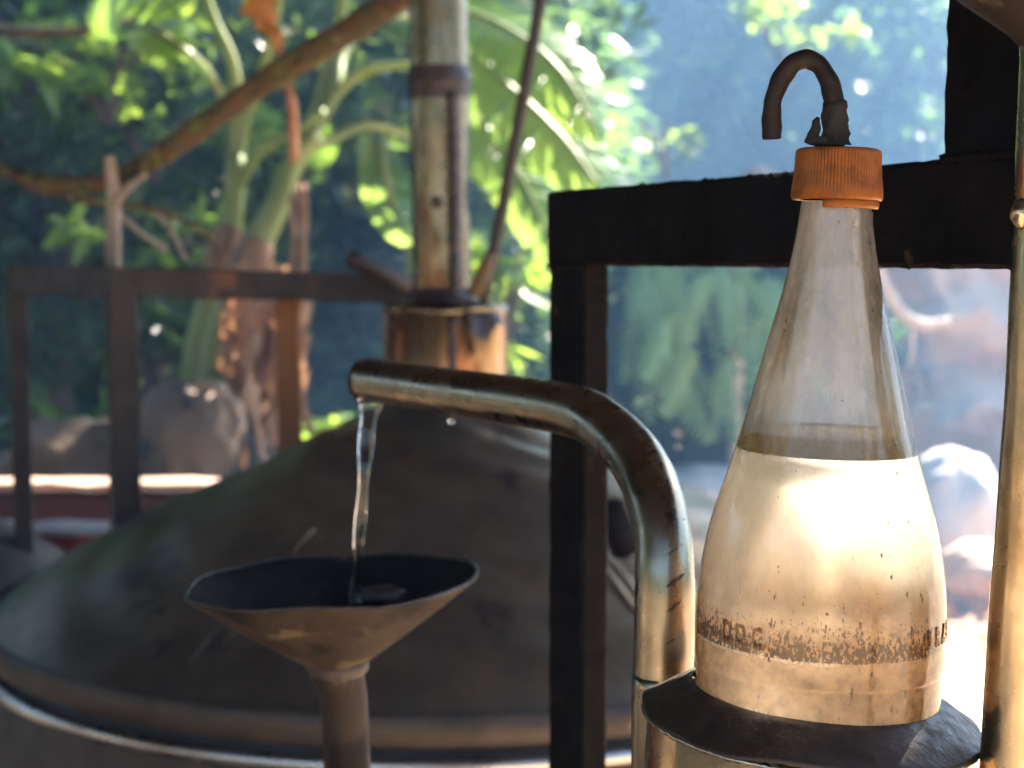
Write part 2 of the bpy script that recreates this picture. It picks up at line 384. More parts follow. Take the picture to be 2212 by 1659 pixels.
# woods around and behind the shed
r_ = np.random.default_rng(11); n = 26000
ang = r_.uniform(0, 2 * math.pi, n); rad = r_.uniform(11, 19, n)
x = rad * np.cos(ang) * 1.1; y = rad * np.sin(ang); z = terrain(x, y) + r_.uniform(0, 1, n) ** .8 * (1.5 + 1.5 * np.sin(ang * 7) ** 2)
kp = y < 6
Vq, Fq = leafcloud(np.stack([x, y, z], 1)[kp], .55, .3, seed=12)
u = link('woods', fastmesh(Vq, Fq, 'woods'), M['leafmid']); u['kind'] = 'stuff'; u['label'] = 'green woods surrounding the shed clearing'

r_ = np.random.default_rng(17)  # leaf canopy above the frame, added to shade the background
cc = np.stack([r_.uniform(-6.5, 1.9, 210), r_.uniform(8.1, 15, 210), r_.uniform(4.9, 7.2, 210)], 1)
ii = r_.integers(0, 210, 25000)
pc = cc[ii] + r_.normal(0, .36, (25000, 3)) * np.array([1, 1, .45])
c2 = np.concatenate([np.stack([r_.uniform(2.5, 4.0, 4500), r_.uniform(9.8, 12.0, 4500), r_.uniform(5, 6.2, 4500)], 1), np.stack([r_.uniform(4.7, 5.8, 2500), r_.uniform(12.2, 13.6, 2500), r_.uniform(5, 6.2, 2500)], 1)])  # further clusters added to shade the ferns and the rock face
pc = np.concatenate([pc, c2])
pc = pc[pc[:, 2] > 1.9 + .19 * pc[:, 1] + .35]
Vq, Fq = leafcloud(pc, .22, .3, seed=18)
u = link('added_shade_canopy', fastmesh(Vq, Fq, 'canopy'), M['leafdark']); u['kind'] = 'stuff'; u['label'] = 'unseen leafy canopy added to shade the forest, ferns and rock face'
def at(px, py, Y): return P(px, py, Y)
def foot(px, Y):
    p = P(px, 900, Y); return (p.x, p.y, float(terrain(np.array(p.x), np.array(p.y))))
# trees told apart on the left and behind the still
def T(name, label, px, Y, cpy, cr, n, leaf, mat, seed, **kw):
    f = foot(px, Y); c = at(px, cpy, Y)
    c.z = max(c.z, f[2] + cr[2] * .6)
    return tree(name, label, f, max(1.0, c.z - f[2] + .2), c, cr, n, leaf, M[mat], seed, group='forest trees behind the shed', **kw)
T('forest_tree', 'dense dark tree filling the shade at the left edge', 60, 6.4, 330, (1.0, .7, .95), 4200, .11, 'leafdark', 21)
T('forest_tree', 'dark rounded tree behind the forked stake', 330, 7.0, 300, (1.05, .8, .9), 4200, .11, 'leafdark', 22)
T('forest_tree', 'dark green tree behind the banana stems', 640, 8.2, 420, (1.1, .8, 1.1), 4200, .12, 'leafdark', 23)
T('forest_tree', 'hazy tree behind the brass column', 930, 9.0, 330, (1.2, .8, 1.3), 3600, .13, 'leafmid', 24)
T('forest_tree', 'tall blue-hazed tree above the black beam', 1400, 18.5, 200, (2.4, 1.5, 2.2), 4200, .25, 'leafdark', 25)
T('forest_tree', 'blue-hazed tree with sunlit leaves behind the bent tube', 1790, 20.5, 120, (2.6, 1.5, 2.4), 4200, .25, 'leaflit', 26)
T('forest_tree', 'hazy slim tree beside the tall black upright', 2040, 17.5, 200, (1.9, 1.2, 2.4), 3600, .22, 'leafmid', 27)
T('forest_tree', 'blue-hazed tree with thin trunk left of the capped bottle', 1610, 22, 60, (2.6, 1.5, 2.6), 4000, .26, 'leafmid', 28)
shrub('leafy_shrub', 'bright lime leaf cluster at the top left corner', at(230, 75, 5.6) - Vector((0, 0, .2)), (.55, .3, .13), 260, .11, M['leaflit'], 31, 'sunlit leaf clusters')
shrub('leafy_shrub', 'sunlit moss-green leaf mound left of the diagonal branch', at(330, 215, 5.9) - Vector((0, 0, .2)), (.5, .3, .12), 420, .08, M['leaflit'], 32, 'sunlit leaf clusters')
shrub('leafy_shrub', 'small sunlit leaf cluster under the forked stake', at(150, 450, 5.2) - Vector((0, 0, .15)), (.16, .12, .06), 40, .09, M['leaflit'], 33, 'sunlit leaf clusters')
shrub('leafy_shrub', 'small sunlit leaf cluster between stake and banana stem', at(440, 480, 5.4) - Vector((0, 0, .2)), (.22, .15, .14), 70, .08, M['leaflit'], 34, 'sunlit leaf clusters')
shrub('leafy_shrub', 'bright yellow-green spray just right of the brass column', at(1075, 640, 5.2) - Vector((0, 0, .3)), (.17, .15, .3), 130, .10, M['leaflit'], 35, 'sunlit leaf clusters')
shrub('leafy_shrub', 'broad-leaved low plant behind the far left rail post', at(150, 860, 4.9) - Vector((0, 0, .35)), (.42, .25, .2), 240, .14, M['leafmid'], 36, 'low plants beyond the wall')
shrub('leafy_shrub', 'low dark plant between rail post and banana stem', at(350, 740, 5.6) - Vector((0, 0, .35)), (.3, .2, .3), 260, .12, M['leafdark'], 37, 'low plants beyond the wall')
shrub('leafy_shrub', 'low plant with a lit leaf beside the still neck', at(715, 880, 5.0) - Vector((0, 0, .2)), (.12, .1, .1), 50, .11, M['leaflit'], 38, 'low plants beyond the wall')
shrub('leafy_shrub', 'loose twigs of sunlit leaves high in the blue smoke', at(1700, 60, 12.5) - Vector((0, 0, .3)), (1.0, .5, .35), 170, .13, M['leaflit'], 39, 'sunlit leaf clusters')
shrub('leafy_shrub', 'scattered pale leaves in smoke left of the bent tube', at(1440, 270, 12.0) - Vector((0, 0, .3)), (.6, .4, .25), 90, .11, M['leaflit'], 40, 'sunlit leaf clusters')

shrub('shaded_thicket', 'dark leafy thicket seen through the black frame opening', (P(1480, 900, 7.3).x, 7.3, 0), (.62, .4, .78), 5200, .11, M['leafshade'], 41, None, 'thicket')  # leafy mass added as dark backdrop, shade put into its leaf colour
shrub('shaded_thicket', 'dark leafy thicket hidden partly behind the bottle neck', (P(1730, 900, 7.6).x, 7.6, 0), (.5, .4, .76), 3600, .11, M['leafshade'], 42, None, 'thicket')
# hanging ferns seen through the opening of the black frame
def frond(base, tip, sag, n, leaf, mat, root):
    pts = [Vector(p) for p in spline([base, base.lerp(tip, .5) + Vector((0, 0, sag)), tip], n)]
    child('stalk', tube(pts, list(np.linspace(.007, .003, n)), 5), M['leafpale'], root)
    V, Fc = [], []
    for i, p in enumerate(pts[1:], 1):
        t = (pts[i] - pts[i - 1]).normalized(); w = t.cross(Vector((0, 1, .2))).normalized()
        L = leaf * math.sin(math.pi * (.12 + .85 * i / n)) ** .7
        for sgn in (-1, 1):
            e = p + w * sgn * L + t * L * .7 + Vector((0, 0, -L * .35)); q = p + t * leaf * .34
            k = len(V); V += [p, q, e]; Fc.append((k, k + 1, k + 2))
    child('leaflets', (V, Fc), mat, root, False)
for i, (px, py, ln, dx) in enumerate([(1345, 590, 330, -30), (1410, 575, 400, 40), (1490, 585, 420, -20), (1560, 600, 430, 50), (1640, 610, 330, -60), (1375, 760, 260, 60), (1520, 760, 260, -50), (1600, 800, 230, 30)]):
    Y = 6.5 + .15 * (i % 3)
    a = at(px, py, Y); e = at(px + dx, py + ln, Y - .3)
    labs = ['hazy green fern hanging nearest the black post', 'long hanging fern second from the black post', 'long drooping fern in the middle of the frame opening', 'long drooping fern close to the bottle shoulder', 'fern hanging partly behind the bottle neck', 'lower fern beside the black post', 'lower fern under the middle of the beam', 'lowest fern beside the bottle shoulder']
    root = thing('hanging_fern', labs[i], 'fern', a, 'ferns hanging in the haze')
    for k in range(4):
        j = Vector((random.uniform(-.30, .30), random.uniform(-.12, .12), random.uniform(-.05, .30)))
        tip = a.lerp(e, random.uniform(.45, .95)) + j
        frond(a + j * .15, tip, random.uniform(.05, .22), 18, random.uniform(.06, .10), M['leafpale'], root)

# ------------------------------------------------------------------ right hand clearing: rock face, boulders, branch
def face_mesh():
    V, Fc = [], []; nu, nv = 50, 44
    for j in range(nv):
        for i in range(nu):
            u, v = i / (nu - 1), j / (nv - 1)
            x = 1.75 + 2.8 * u; z = -.1 + 1.75 * v * (1 + .22 * fbm((u * 3.5, .3, 0), 9) - .5 * max(0, u - .7) * 2 - .6 * max(0, .12 - u) * 4)
            y = 8.1 + .3 * v + .5 * fbm((u * 2.2, v * 2.4, 0), 3) + .12 * fbm((u * 8, v * 8, 0), 4)
            y += 1.8 * max(0, .16 - u) / .16 + 2.2 * max(0, u - .8)
            V.append((x + .12 * fbm((u * 3, v * 5, 1), 5), y, z))
    for j in range(nv - 1):
        for i in range(nu - 1):
            Fc.append((j * nu + i, j * nu + i + 1, (j + 1) * nu + i + 1, (j + 1) * nu + i))
    # closed behind
    n0 = len(V)
    V += [(1.75, 13.5, -.1), (4.6, 13.5, -.1), (4.6, 13.5, .6), (1.75, 13.5, .6)]
    top = [(nv - 1) * nu + i for i in range(nu)]
    Fc.append(tuple(top) + (n0 + 2, n0 + 3)); left = [j * nu for j in range(nv)]; Fc.append(tuple(left) + (n0 + 3, n0)); right = [j * nu + nu - 1 for j in range(nv)]
    Fc.append(tuple(reversed(right)) + (n0 + 1, n0 + 2)); Fc.append((n0, n0 + 1, n0 + 2, n0 + 3))
    return V, Fc
tag(obj('rock_face', face_mesh(), M['cliff']), 'orange tan rock face right of the bottle', 'rock face')
def boulder(px, py, Y, r, seed, label, mat, group, amp=.22):
    c = P(px, py, Y)
    tag(obj('boulder', rock(c, r, seed, 4, amp), M[mat]), label, 'boulder', group)
boulder(2050, 1110, 7.2, (.24, .3, .30), 1, 'large pale boulder just right of the bottle', 'whiterock', 'boulders in the clearing')
boulder(2068, 1035, 8.3, (.14, .2, .09), 2, 'small blue-grey stone above the large pale boulder', 'whiterock', 'boulders in the clearing')
boulder(2120, 1080, 7.9, (.2, .2, .12), 3, 'flat pale stone beside the slanting brass pipe', 'whiterock', 'boulders in the clearing')
boulder(2105, 1235, 6.5, (.17, .2, .13), 5, 'reddish brown stone in leaf litter right of the bottle', 'cliff', 'boulders in the clearing')
boulder(1500, 1075, 6.8, (.3, .3, .14), 7, 'pale stone between the spout elbow and the bottle', 'whiterock', 'boulders in the clearing')
pb = [at(*p) for p in ((1880, 560, 6.6), (1905, 610, 6.6), (1935, 660, 6.6), (1965, 690, 6.6), (2005, 702, 6.6), (2052, 695, 6.6))]
br = thing('bare_branch', 'pale curved bare branch in front of the rock face', 'branch', pb[0])
child('main_twig', tube([Vector(p) for p in spline(pb, 24)], list(np.linspace(.035, .018, 24)), 8, jitter=.2), M['palebark'], br)
child('side_twig', tube([pb[3], pb[3] + Vector((.02, .02, -.12)), pb[3] + Vector((.0, .0, -.2))], [.012, .009, .005], 6), M['palebark'], br)
child('stem', tube([Vector(p) for p in spline([pb[0], pb[0] + Vector((-.35, .1, .3)), pb[0] + Vector((-.5, .3, .2)), Vector((1.0, 7.0, 0))], 20)], .035, 8), M['palebark'], br)
lit = []
r2 = np.random.default_rng(3)
xs = r2.uniform(1.2, 2.6, 700); ys = r2.uniform(5.3, 8.2, 700)
pc = np.stack([xs, ys, terrain(xs, ys) + .015 + .02 * r2.uniform(0, 1, 700)], 1)
Vq, Fq = leafcloud(pc, .07, .4, droop=0, seed=9)
u = link('leaf_litter', fastmesh(Vq, Fq, 'litter'), M['orangeleaf']); u['kind'] = 'stuff'; u['label'] = 'fallen orange and brown leaves on the sunlit dirt'

# ------------------------------------------------------------------ left background: walls, rocks, posts
def wall_at(name, label, Y0, Y1, px0, px1, pytop, mat, topmat, cat='wall'):
    a = P(px0, pytop, Y0); b = P(px1, pytop, Y0)
    root = thing(name, label, cat, (a.x, Y0, 0))
    h = a.z
    child('face', bar((a.x, (Y0 + Y1) / 2, (h - .03) / 2), (b.x, (Y0 + Y1) / 2, (h - .03) / 2), Y1 - Y0, h - .03, side=(0, 1, 0), bev=.006, rough=.002, n=24), mat, root, False)
    child('coping', bar((a.x, (Y0 + Y1) / 2 - .012, h - .008), (b.x, (Y0 + Y1) / 2 - .012, h - .008), Y1 - Y0 + .02, .014, side=(0, 1, 0), bev=.004, rough=.002, n=24), topmat, root, False)
wall_at('earth_wall', 'low dark wall with a sunlit top edge at left', 3.62, 3.70, -700, 560, 1040, M['darkwall'], M['ledgetop'])
wall_at('red_wall', 'red painted low wall with pale cement ledge', 3.05, 3.13, -600, 420, 1138, M['plaster'], M['ledge'])
# grey sheet lid leaning at the left edge
c = P(-60, 1245, 2.9)
lid = tag(obj('metal_lid', lathe([(.005, .13), (.03, .12), (.17, .035), (.21, 0), (.215, -.02), (.19, -.1), (.19, -.28)], 40, c), M['zinc']), 'dull grey conical metal lid at the far left edge', 'lid')
boulder(160, 1010, 4.5, (.2, .2, .15), 11, 'low grey boulder behind the leftmost rail posts', 'rock', 'boulders beyond the wall')
boulder(235, 985, 4.55, (.12, .2, .10), 15, 'small grey boulder hidden behind the broad rail post', 'rock', 'boulders beyond the wall')
boulder(400, 945, 4.4, (.16, .2, .16), 12, 'round brown boulder between rail post and dry banana leaves', 'rock', 'boulders beyond the wall', .14)
boulder(20, 1025, 4.7, (.12, .2, .07), 13, 'low boulder at the far left edge', 'rock', 'boulders beyond the wall')
# ledge of earth that carries them
struct(obj('bank', bar((-3.2, 4.55, .36), (.2, 4.5, .36), 1.1, .72, side=(0, 1, 0), bev=.1, rough=.015, n=20), M['darkwall'], smooth=True))

# dead root draped over the round boulder
pts = [P(*p) for p in ((425, 835, 4.28), (460, 830, 4.24), (500, 865, 4.22), (520, 905, 4.22), (505, 945, 4.22), (490, 985, 4.25))]
rt = thing('dead_root', 'pale twisted root draped over the round boulder', 'root', pts[0])
child('root_strand', tube([Vector(p) for p in spline(pts, 24)], [.016 + .006 * math.sin(i * 1.3) for i in range(24)], 7, jitter=.3), M['palebark'], rt)
pts2 = [P(*p) for p in ((470, 835, 4.24), (480, 890, 4.2), (470, 930, 4.2), (500, 960, 4.2))]
child('root_strand', tube([Vector(p) for p in spline(pts2, 16)], .009, 6, jitter=.3), M['palebark'], rt)

# ------------------------------------------------------------------ banana plants
def blade(path, width, root, mat, tears=.25, seed=0, tilt=0.0, curl=.25, ns=44, normal=(0, -1, .6)):
    rr = random.Random(seed)
    pts = [Vector(p) for p in spline(path, ns)]
    mid = child('midrib', tube(pts, list(np.linspace(.016, .004, ns)), 7), M['midrib'], root)
    for sgn in (-1, 1):
        V, Fc = [], []; gap = 0
        for i in range(ns - 1):
            s0, s1 = i / (ns - 1), (i + 1) / (ns - 1)
            def edge(s, p, t):
                w = width * math.sin(math.pi * min(1, .06 + .94 * s)) ** .55
                nrm = Vector(normal).normalized(); side = t.cross(nrm).normalized()
                nn = side.cross(t)
                return w, side * sgn, nn
            t = (pts[i + 1] - pts[i]).normalized()
            if gap > 0: gap -= 1
            elif rr.random() < tears * .35: gap = rr.choice((0, 0, 1))
            jit = rr.uniform(-.12, .12) if rr.random() < tears else 0
            w0, sd, nn = edge(s0, pts[i], t); w1, _, _ = edge(s1, pts[i + 1], t)
            inset = .5 if gap else 0
            prev = []
            cols = 4
            for q in range(cols + 1):
                f = q / cols
                f2 = f * (1 - inset * .5)
                dz = -nn * (f ** 2) * curl * width + nn * jit * f * width
                lag = t * f * width * .35
                prev.append((pts[i] + sd * w0 * f2 + dz + lag, pts[i + 1] + sd * w1 * f2 + dz + lag))
            for q in range(cols):
                k = len(V); V += [prev[q][0], prev[q][1], prev[q + 1][1], prev[q + 1][0]]
                Fc.append((k, k + 1, k + 2, k + 3))
        child('leaf_blade', (V, Fc), mat, root, False)
def stem_part(name, pts, r0, r1, mat, root, n=16, seg=12):
    return child(name, tube([Vector(p) for p in spline(pts, n)], list(np.linspace(r0, r1, n)), seg, jitter=.04), mat, root)

BY = 4.75
b1 = thing('banana_plant', 'banana plant with upright green stems left of the rail', 'banana plant', P(430, 1010, BY), 'banana plants')
stem_part('pseudostem', [P(415, 1030, BY), P(425, 790, BY), P(455, 640, BY), P(500, 480, BY), P(508, 330, BY)], .05, .028, M['pseudo'], b1)
stem_part('petiole', [P(505, 380, BY), P(512, 240, BY), P(500, 130, BY), P(460, 40, BY), P(430, -60, BY)], .022, .013, M['pseudo'], b1)
stem_part('petiole', [P(505, 350, BY), P(500, 260, BY), P(470, 190, BY - .05), P(445, 150, BY - .1)], .018, .01, M['pseudo'], b1)
stem_part('petiole', [P(510, 360, BY), P(530, 260, BY), P(560, 180, BY), P(590, 60, BY), P(610, -60, BY)], .02, .012, M['pseudo'], b1)
stem_part('petiole', [P(515, 400, BY), P(560, 330, BY - .05), P(640, 285, BY - .1), P(700, 240, BY - .15)], .02, .01, M['pseudo'], b1)
child('dry_sheath', tube([Vector(p) for p in spline([P(459, 628, BY), P(478, 560, BY - .01), P(490, 515, BY - .01), P(497, 488, BY)], 14)], [.047, .05, .051, .049, .05, .048, .049, .047, .046, .047, .044, .041, .036, .03], 14, cap=False, jitter=.12), M['pseudobrown'], b1)
blade([P(430, -20, BY), P(330, -60, BY + .2), P(200, 0, BY + .4)], .2, b1, M['banleaf'], .3, 1)
blade([P(445, 152, BY - .1), P(400, 110, BY - .2), P(330, 60, BY - .1), P(290, 60, BY)], .09, b1, M['banleafpale'], .3, 2)
b2 = thing('banana_plant', 'arching banana stem with pale midribs beside the brass column', 'banana plant', P(520, 1010, BY - .1), 'banana plants')
stem_part('pseudostem', [P(450, 1030, BY - .1), P(470, 780, BY - .1), P(510, 640, BY - .1), P(560, 520, BY - .1), P(605, 430, BY - .1), P(640, 340, BY - .1), P(688, 290, BY - .1)], .062, .026, M['pseudo'], b2, 22)
child('dry_sheath', tube([Vector(p) for p in spline([P(504, 660, BY - .1), P(530, 594, BY - .11), P(552, 540, BY - .11), P(563, 515, BY - .1)], 14)], [.055, .058, .06, .057, .058, .056, .057, .054, .055, .052, .05, .046, .04, .034], 14, cap=False, jitter=.12), M['pseudobrown'], b2)
stem_part('petiole', [P(650, 330, BY - .1), P(720, 300, BY), P(800, 270, BY), P(900, 300, BY + .1)], .018, .01, M['pseudo'], b2)
stem_part('petiole', [P(640, 360, BY - .1), P(700, 250, BY), P(740, 190, BY), P(800, 150, BY), P(900, 140, BY)], .02, .012, M['midrib'], b2)
stem_part('petiole', [P(640, 360, BY - .1), P(690, 220, BY), P(715, 130, BY + .1), P(735, 40, BY + .2), P(750, -60, BY + .2)], .026, .016, M['midrib'], b2)
stem_part('petiole', [P(640, 360, BY - .1), P(720, 200, BY), P(740, 120, BY + .1), P(790, 60, BY + .2)], .024, .014, M['midrib'], b2)
blade([P(790, 60, BY + .2), P(850, 40, BY + .25), P(930, 60, BY + .3), P(1020, 130, BY + .3)], .13, b2, M['banleafpale'], .3, 4)
blade([P(820, 280, BY + .1), P(830, 360, BY), P(850, 440, BY), P(880, 510, BY)], .085, b2, M['banleafpale'], .5, 5, normal=(.3, -1, .2))
blade([P(700, 245, BY), P(680, 300, BY + .05), P(660, 330, BY + .1)], .08, b2, M['banleaf'], .2, 6)
# large leaves right of the column
b3 = thing('banana_plant', 'large sunlit banana leaves spreading right of the brass column', 'banana plant', P(900, 1010, BY + .3), 'banana plants')
stem_part('pseudostem', [P(890, 1030, BY + .3), P(905, 700, BY + .3), P(915, 400, BY + .3), P(920, 150, BY + .3)], .06, .035, M['pseudo'], b3)
for k, (path, w, ml, sd) in enumerate([
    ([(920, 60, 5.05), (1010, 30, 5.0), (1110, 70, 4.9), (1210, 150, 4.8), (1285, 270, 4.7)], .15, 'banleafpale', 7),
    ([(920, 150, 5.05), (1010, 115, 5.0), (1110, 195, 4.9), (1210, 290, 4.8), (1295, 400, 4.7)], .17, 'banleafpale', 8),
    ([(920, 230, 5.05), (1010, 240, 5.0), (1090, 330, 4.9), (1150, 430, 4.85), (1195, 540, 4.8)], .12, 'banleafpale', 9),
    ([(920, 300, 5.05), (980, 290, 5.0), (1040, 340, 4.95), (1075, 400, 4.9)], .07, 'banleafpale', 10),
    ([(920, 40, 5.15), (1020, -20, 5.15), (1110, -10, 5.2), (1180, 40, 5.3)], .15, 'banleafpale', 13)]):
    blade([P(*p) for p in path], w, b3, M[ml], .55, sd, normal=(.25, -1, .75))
# dry hanging leaves under the crown
dl = thing('dry_banana_leaves', 'mass of dry brown banana leaves hanging behind the rusty post', 'dry leaves', P(570, 1010, BY - .2))
rr = random.Random(5)
for i in range(80):
    px = rr.uniform(495, 660); py = rr.uniform(560, 760); ln = rr.uniform(90, 360)
    if py + ln > 1010: ln = 1010 - py
    Y = BY - .25 + rr.uniform(-.12, .12); w = rr.uniform(.006, .026)
    V, Fc = [], []; n = 12; ph = rr.uniform(0, 6)
    sway = rr.uniform(-25, 15)
    for k in range(n):
        t = k / (n - 1)
        c0 = P(px + sway * t + 9 * math.sin(ph + t * 7), py + ln * t, Y + .03 * math.sin(ph * 2 + t * 5))
        ww = w * (.5 + .6 * math.sin(math.pi * min(1, t * .9 + .12))) * (1 + .4 * math.sin(ph + t * 13)); a = ph + 1.6 * math.sin(t * 5 + ph)
        d = Vector((math.cos(a), math.sin(a) * .8, .15 * math.sin(a * 2)))
        V += [c0 - d * ww, c0 + Vector((0, -.012, 0)), c0 + d * ww]
        if k:
            j = 3 * k; Fc += [(j - 3, j - 2, j + 1, j), (j - 2, j - 1, j + 2, j + 1)]
    child('dry_leaf', (V, Fc), M['dryleaf' if i % 3 else 'palestraw'], dl)
for (x0, y0, x1, y1) in ((640, 400, 655, 610), (628, 420, 625, 600), (655, 395, 648, 560)):
    child('hanging_strand', tube([Vector(p) for p in spline([P(x0, y0, BY - .2), P((x0 + x1) / 2 + 8, (y0 + y1) / 2, BY - .2), P(x1, y1, BY - .2)], 8)], .008, 5, jitter=.3), M['dryleaf'], dl)
# orange dead leaf
od = thing('dead_leaf', 'orange dead banana leaf hanging above the diagonal branch', 'leaf', P(560, 40, 4.3))
V, Fc = [], []
for k in range(14):
    t = k / 13; cx = 545 + 55 * t + 6 * math.sin(t * 9); cy_ = -60 + 175 * t
    w = 42 * math.sin(math.pi * (.3 + .7 * t)) ** .8 * (1 + .35 * math.sin(k * 2.1)) + 3
    V += [P(cx - w, cy_ - 8, 4.3 + .04 * math.sin(k)), P(cx, cy_, 4.26), P(cx + w * .7, cy_ + 4, 4.3 - .03 * math.cos(k * 1.3))]
    if k:
        j = 3 * k; Fc += [(j - 3, j - 2, j + 1, j), (j - 2, j - 1, j + 2, j + 1)]
child('leaf_blade', (V, Fc), M['orangeleaf'], od)
child('petiole', tube([Vector(p) for p in spline([P(598, 105, 4.28), P(618, 165, 4.28), P(632, 240, 4.28), P(636, 350, 4.3)], 12)], list(np.linspace(.009, .013, 12)), 8), M['dryleaf'], od)

# ------------------------------------------------------------------ branches and left steel frame
BRY = 2.72
mb = thing('diagonal_branch', 'thick mottled branch running up diagonally from the forked stake', 'branch', P(250, 400, BRY))
pts = [P(-60, 345, 2.9), P(0, 366, 2.86), P(90, 392, 2.8), P(170, 398, 2.75), P(250, 392, BRY), P(330, 345, 2.7), P(450, 262, 2.66), P(590, 165, 2.62), P(740, 75, 2.58), P(880, -18, 2.55), P(1000, -110, 2.5)]
rad = [.010, .011, .0125, .0145, .018, .019, .0195, .021, .0225, .024, .024]
pr = spline([tuple(p) + (r,) for p, r in zip(pts, rad)], 60)
child('limb', tube([Vector(p[:3]) for p in pr], [p[3] * (1 + .05 * math.sin(i * 1.7) + .04 * math.sin(i * .63)) for i, p in enumerate(pr)], 14, jitter=.05), M['bark'], mb)
for (a, b_, r) in (((0, 360, 2.84), (100, 412, 2.78), .009), ):
    pass
tw = thing('thin_branch', 'thin bare branch drooping rightwards below the diagonal branch', 'branch', P(0, 360, 2.84))
child('main_twig', tube([Vector(p) for p in spline([P(-40, 330, 2.84), P(10, 368, 2.84), P(89, 409, 2.85), P(213, 437, 2.9), P(338, 455, 2.95), P(444, 505, 3.0), P(480, 560, 3.0)], 30)], list(np.linspace(.010, .004, 30)), 7, jitter=.2), M['bark'], tw)
child('side_twig', tube([Vector(p) for p in spline([P(240, 445, 2.9), P(300, 500, 2.92), P(360, 540, 2.95)], 8)], .005, 6, jitter=.2), M['palebark'], tw)
child('side_twig', tube([Vector(p) for p in spline([P(335, 455, 2.95), P(370, 500, 2.95), P(400, 560, 2.95)], 8)], .004, 6, jitter=.2), M['palebark'], tw)
fs = thing('forked_stake', 'pale forked stake holding up the diagonal branch', 'stake', P(245, 580, 2.74))
child('shaft', tube([Vector(p) for p in spline([P(244, 585, 2.72), P(245, 500, 2.715), P(245, 415, 2.70), P(240, 370, 2.685), P(237, 335, 2.68)], 18)], list(np.linspace(.0145, .009, 18)), 10, jitter=.08), M['palebark'], fs)
child('prong', tube([Vector(p) for p in spline([P(248, 435, 2.70), P(275, 408, 2.69), P(315, 376, 2.68)], 10)], list(np.linspace(.010, .005, 10)), 8, jitter=.1), M['palebark'], fs)
hb = tag(obj('bare_limb', tube([Vector(p) for p in spline([P(-80, 62, 5.2), P(90, 70, 5.2), P(200, 64, 5.2), P(285, 45, 5.25)], 16)], list(np.linspace(.022, .01, 16)), 8, jitter=.15), M['bark']), 'reddish brown bare limb crossing the top left corner', 'branch')

FA, FB = 2.86, 2.52
fr = thing('steel_rail_frame', 'brown painted steel rail frame behind the still', 'rail', (P(262, 1000, FB).x, FB, 0))
def gpost(px, Y, w, d, top, yaw=.0): 
    p = P(px, top, Y); return bar((p.x, Y, 0), (p.x, Y, p.z), w, d, side=(math.cos(yaw), math.sin(yaw), 0), bev=.003, n=20, rough=.0006)
child('post', gpost(262, FB, .046, .046, 578, .35), M['rustframe'], fr, False)
child('post', gpost(37, FA, .034, .034, 572, .35), M['rustframe'], fr, False)
pA = P(37, 603, FA); pB = P(262, 609, FB)
child('top_rail', bar(pA, pB + (pA - pB).normalized() * .026, .03, .05, bev=.003, n=14, rough=.0006), M['rustframe'], fr, False)
pC = P(900, 624, 2.62)
child('top_rail', bar(pB + Vector((.025, 0, 0)), pC, .03, .047, bev=.003, n=30, rough=.0007), M['rustframe'], fr, False)
p = P(620, 640, 2.62)
child('rusty_post', bar((p.x, 2.63, 0), (p.x, 2.63, p.z), .041, .041, side=(1, .12, 0), bev=.004, n=30, rough=.0012), M['rustpost'], fr, False)
child('pipe_stub', tube([P(752, 556, 2.5), P(762, 561, 2.5), P(830, 592, 2.55), P(900, 622, 2.6)], [.0135, .0145, .0145, .0145], 14), M['rustframe'], fr)

# ------------------------------------------------------------------ the still
D = 2.40; AX = P(962, 900, D).x
st = thing('pot_still', 'large dull copper pot still with conical dome and brass column', 'still', (AX, D, 0))
RS = .675; zr = 0.94                                        # rim radius and height
zcol0 = P(962, 868, D).z; zcol1 = P(962, 668, D).z
prof = []
for i in range(40):
    t = i / 39; r = RS + (.092 - RS) * t
    z = zr + (zcol0 - zr) * (t ** .97) + .012 * math.sin(math.pi * t) * (1 - t)
    prof.append((r, z))
def dwob(i, th, r, z):
    return r * (1 + .004 * math.sin(th * 3 + 1) + .0025 * math.sin(th * 7)), z + .006 * math.sin(th * 4 + i * .21) * min(1, i / 6) * (1 if i < 34 else 0) + .002 * math.sin(th * 11 + i)
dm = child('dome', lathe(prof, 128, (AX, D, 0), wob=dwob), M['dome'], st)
child('rim_band', lathe([(RS + .001, zr + .004), (RS + .007, zr), (RS + .008, zr - .032), (RS + .001, zr - .037), (RS - .012, zr - .037)], 128, (AX, D, 0)), M['domerim'], st)
child('rim_ring', tube([Vector((AX + (RS + .008) * math.cos(2 * math.pi * k / 128), D + (RS + .008) * math.sin(2 * math.pi * k / 128), zr - .055)) for k in range(129)], .0095, 12), M['ring'], st)
child('pot', lathe([(RS - .014, zr - .036), (RS - .002, zr - .065), (RS + .03, zr - .2), (RS + .04, zr - .5), (RS + .02, .0)], 96, (AX, D, 0)), M['potbody'], st)
# riveted strap seams running down the dome
for th, w in ((-2.02, .016), (-1.05, .016), (2.2, .02)):
    V, Fc = [], []
    for i in range(2, 20):
        r, z = prof[i]; ca, sa = math.cos(th), math.sin(th)
        nrm = Vector((ca * .45, sa * .45, .89)); tv = Vector((-sa, ca, 0))
        c0 = Vector((AX + r * ca, D + r * sa, z + .006 * math.sin(th * 4 + i * .21) + .002 * math.sin(th * 11 + i))) + nrm * .0015
        V += [c0 - tv * w - nrm * .006, c0 - tv * w * .9, c0 - tv * w * .6 + nrm * .0004, c0 - tv * w * .4 - nrm * .0008, c0 + tv * w * .4 - nrm * .0008, c0 + tv * w * .6 + nrm * .0004, c0 + tv * w * .9, c0 + tv * w - nrm * .006]
        if i > 2:
            k = len(V) - 8; Fc += [(k - 8 + q, k - 7 + q, k + q + 1, k + q) for q in range(7)]
    child('seam', (V, Fc), M['dome'], dm)
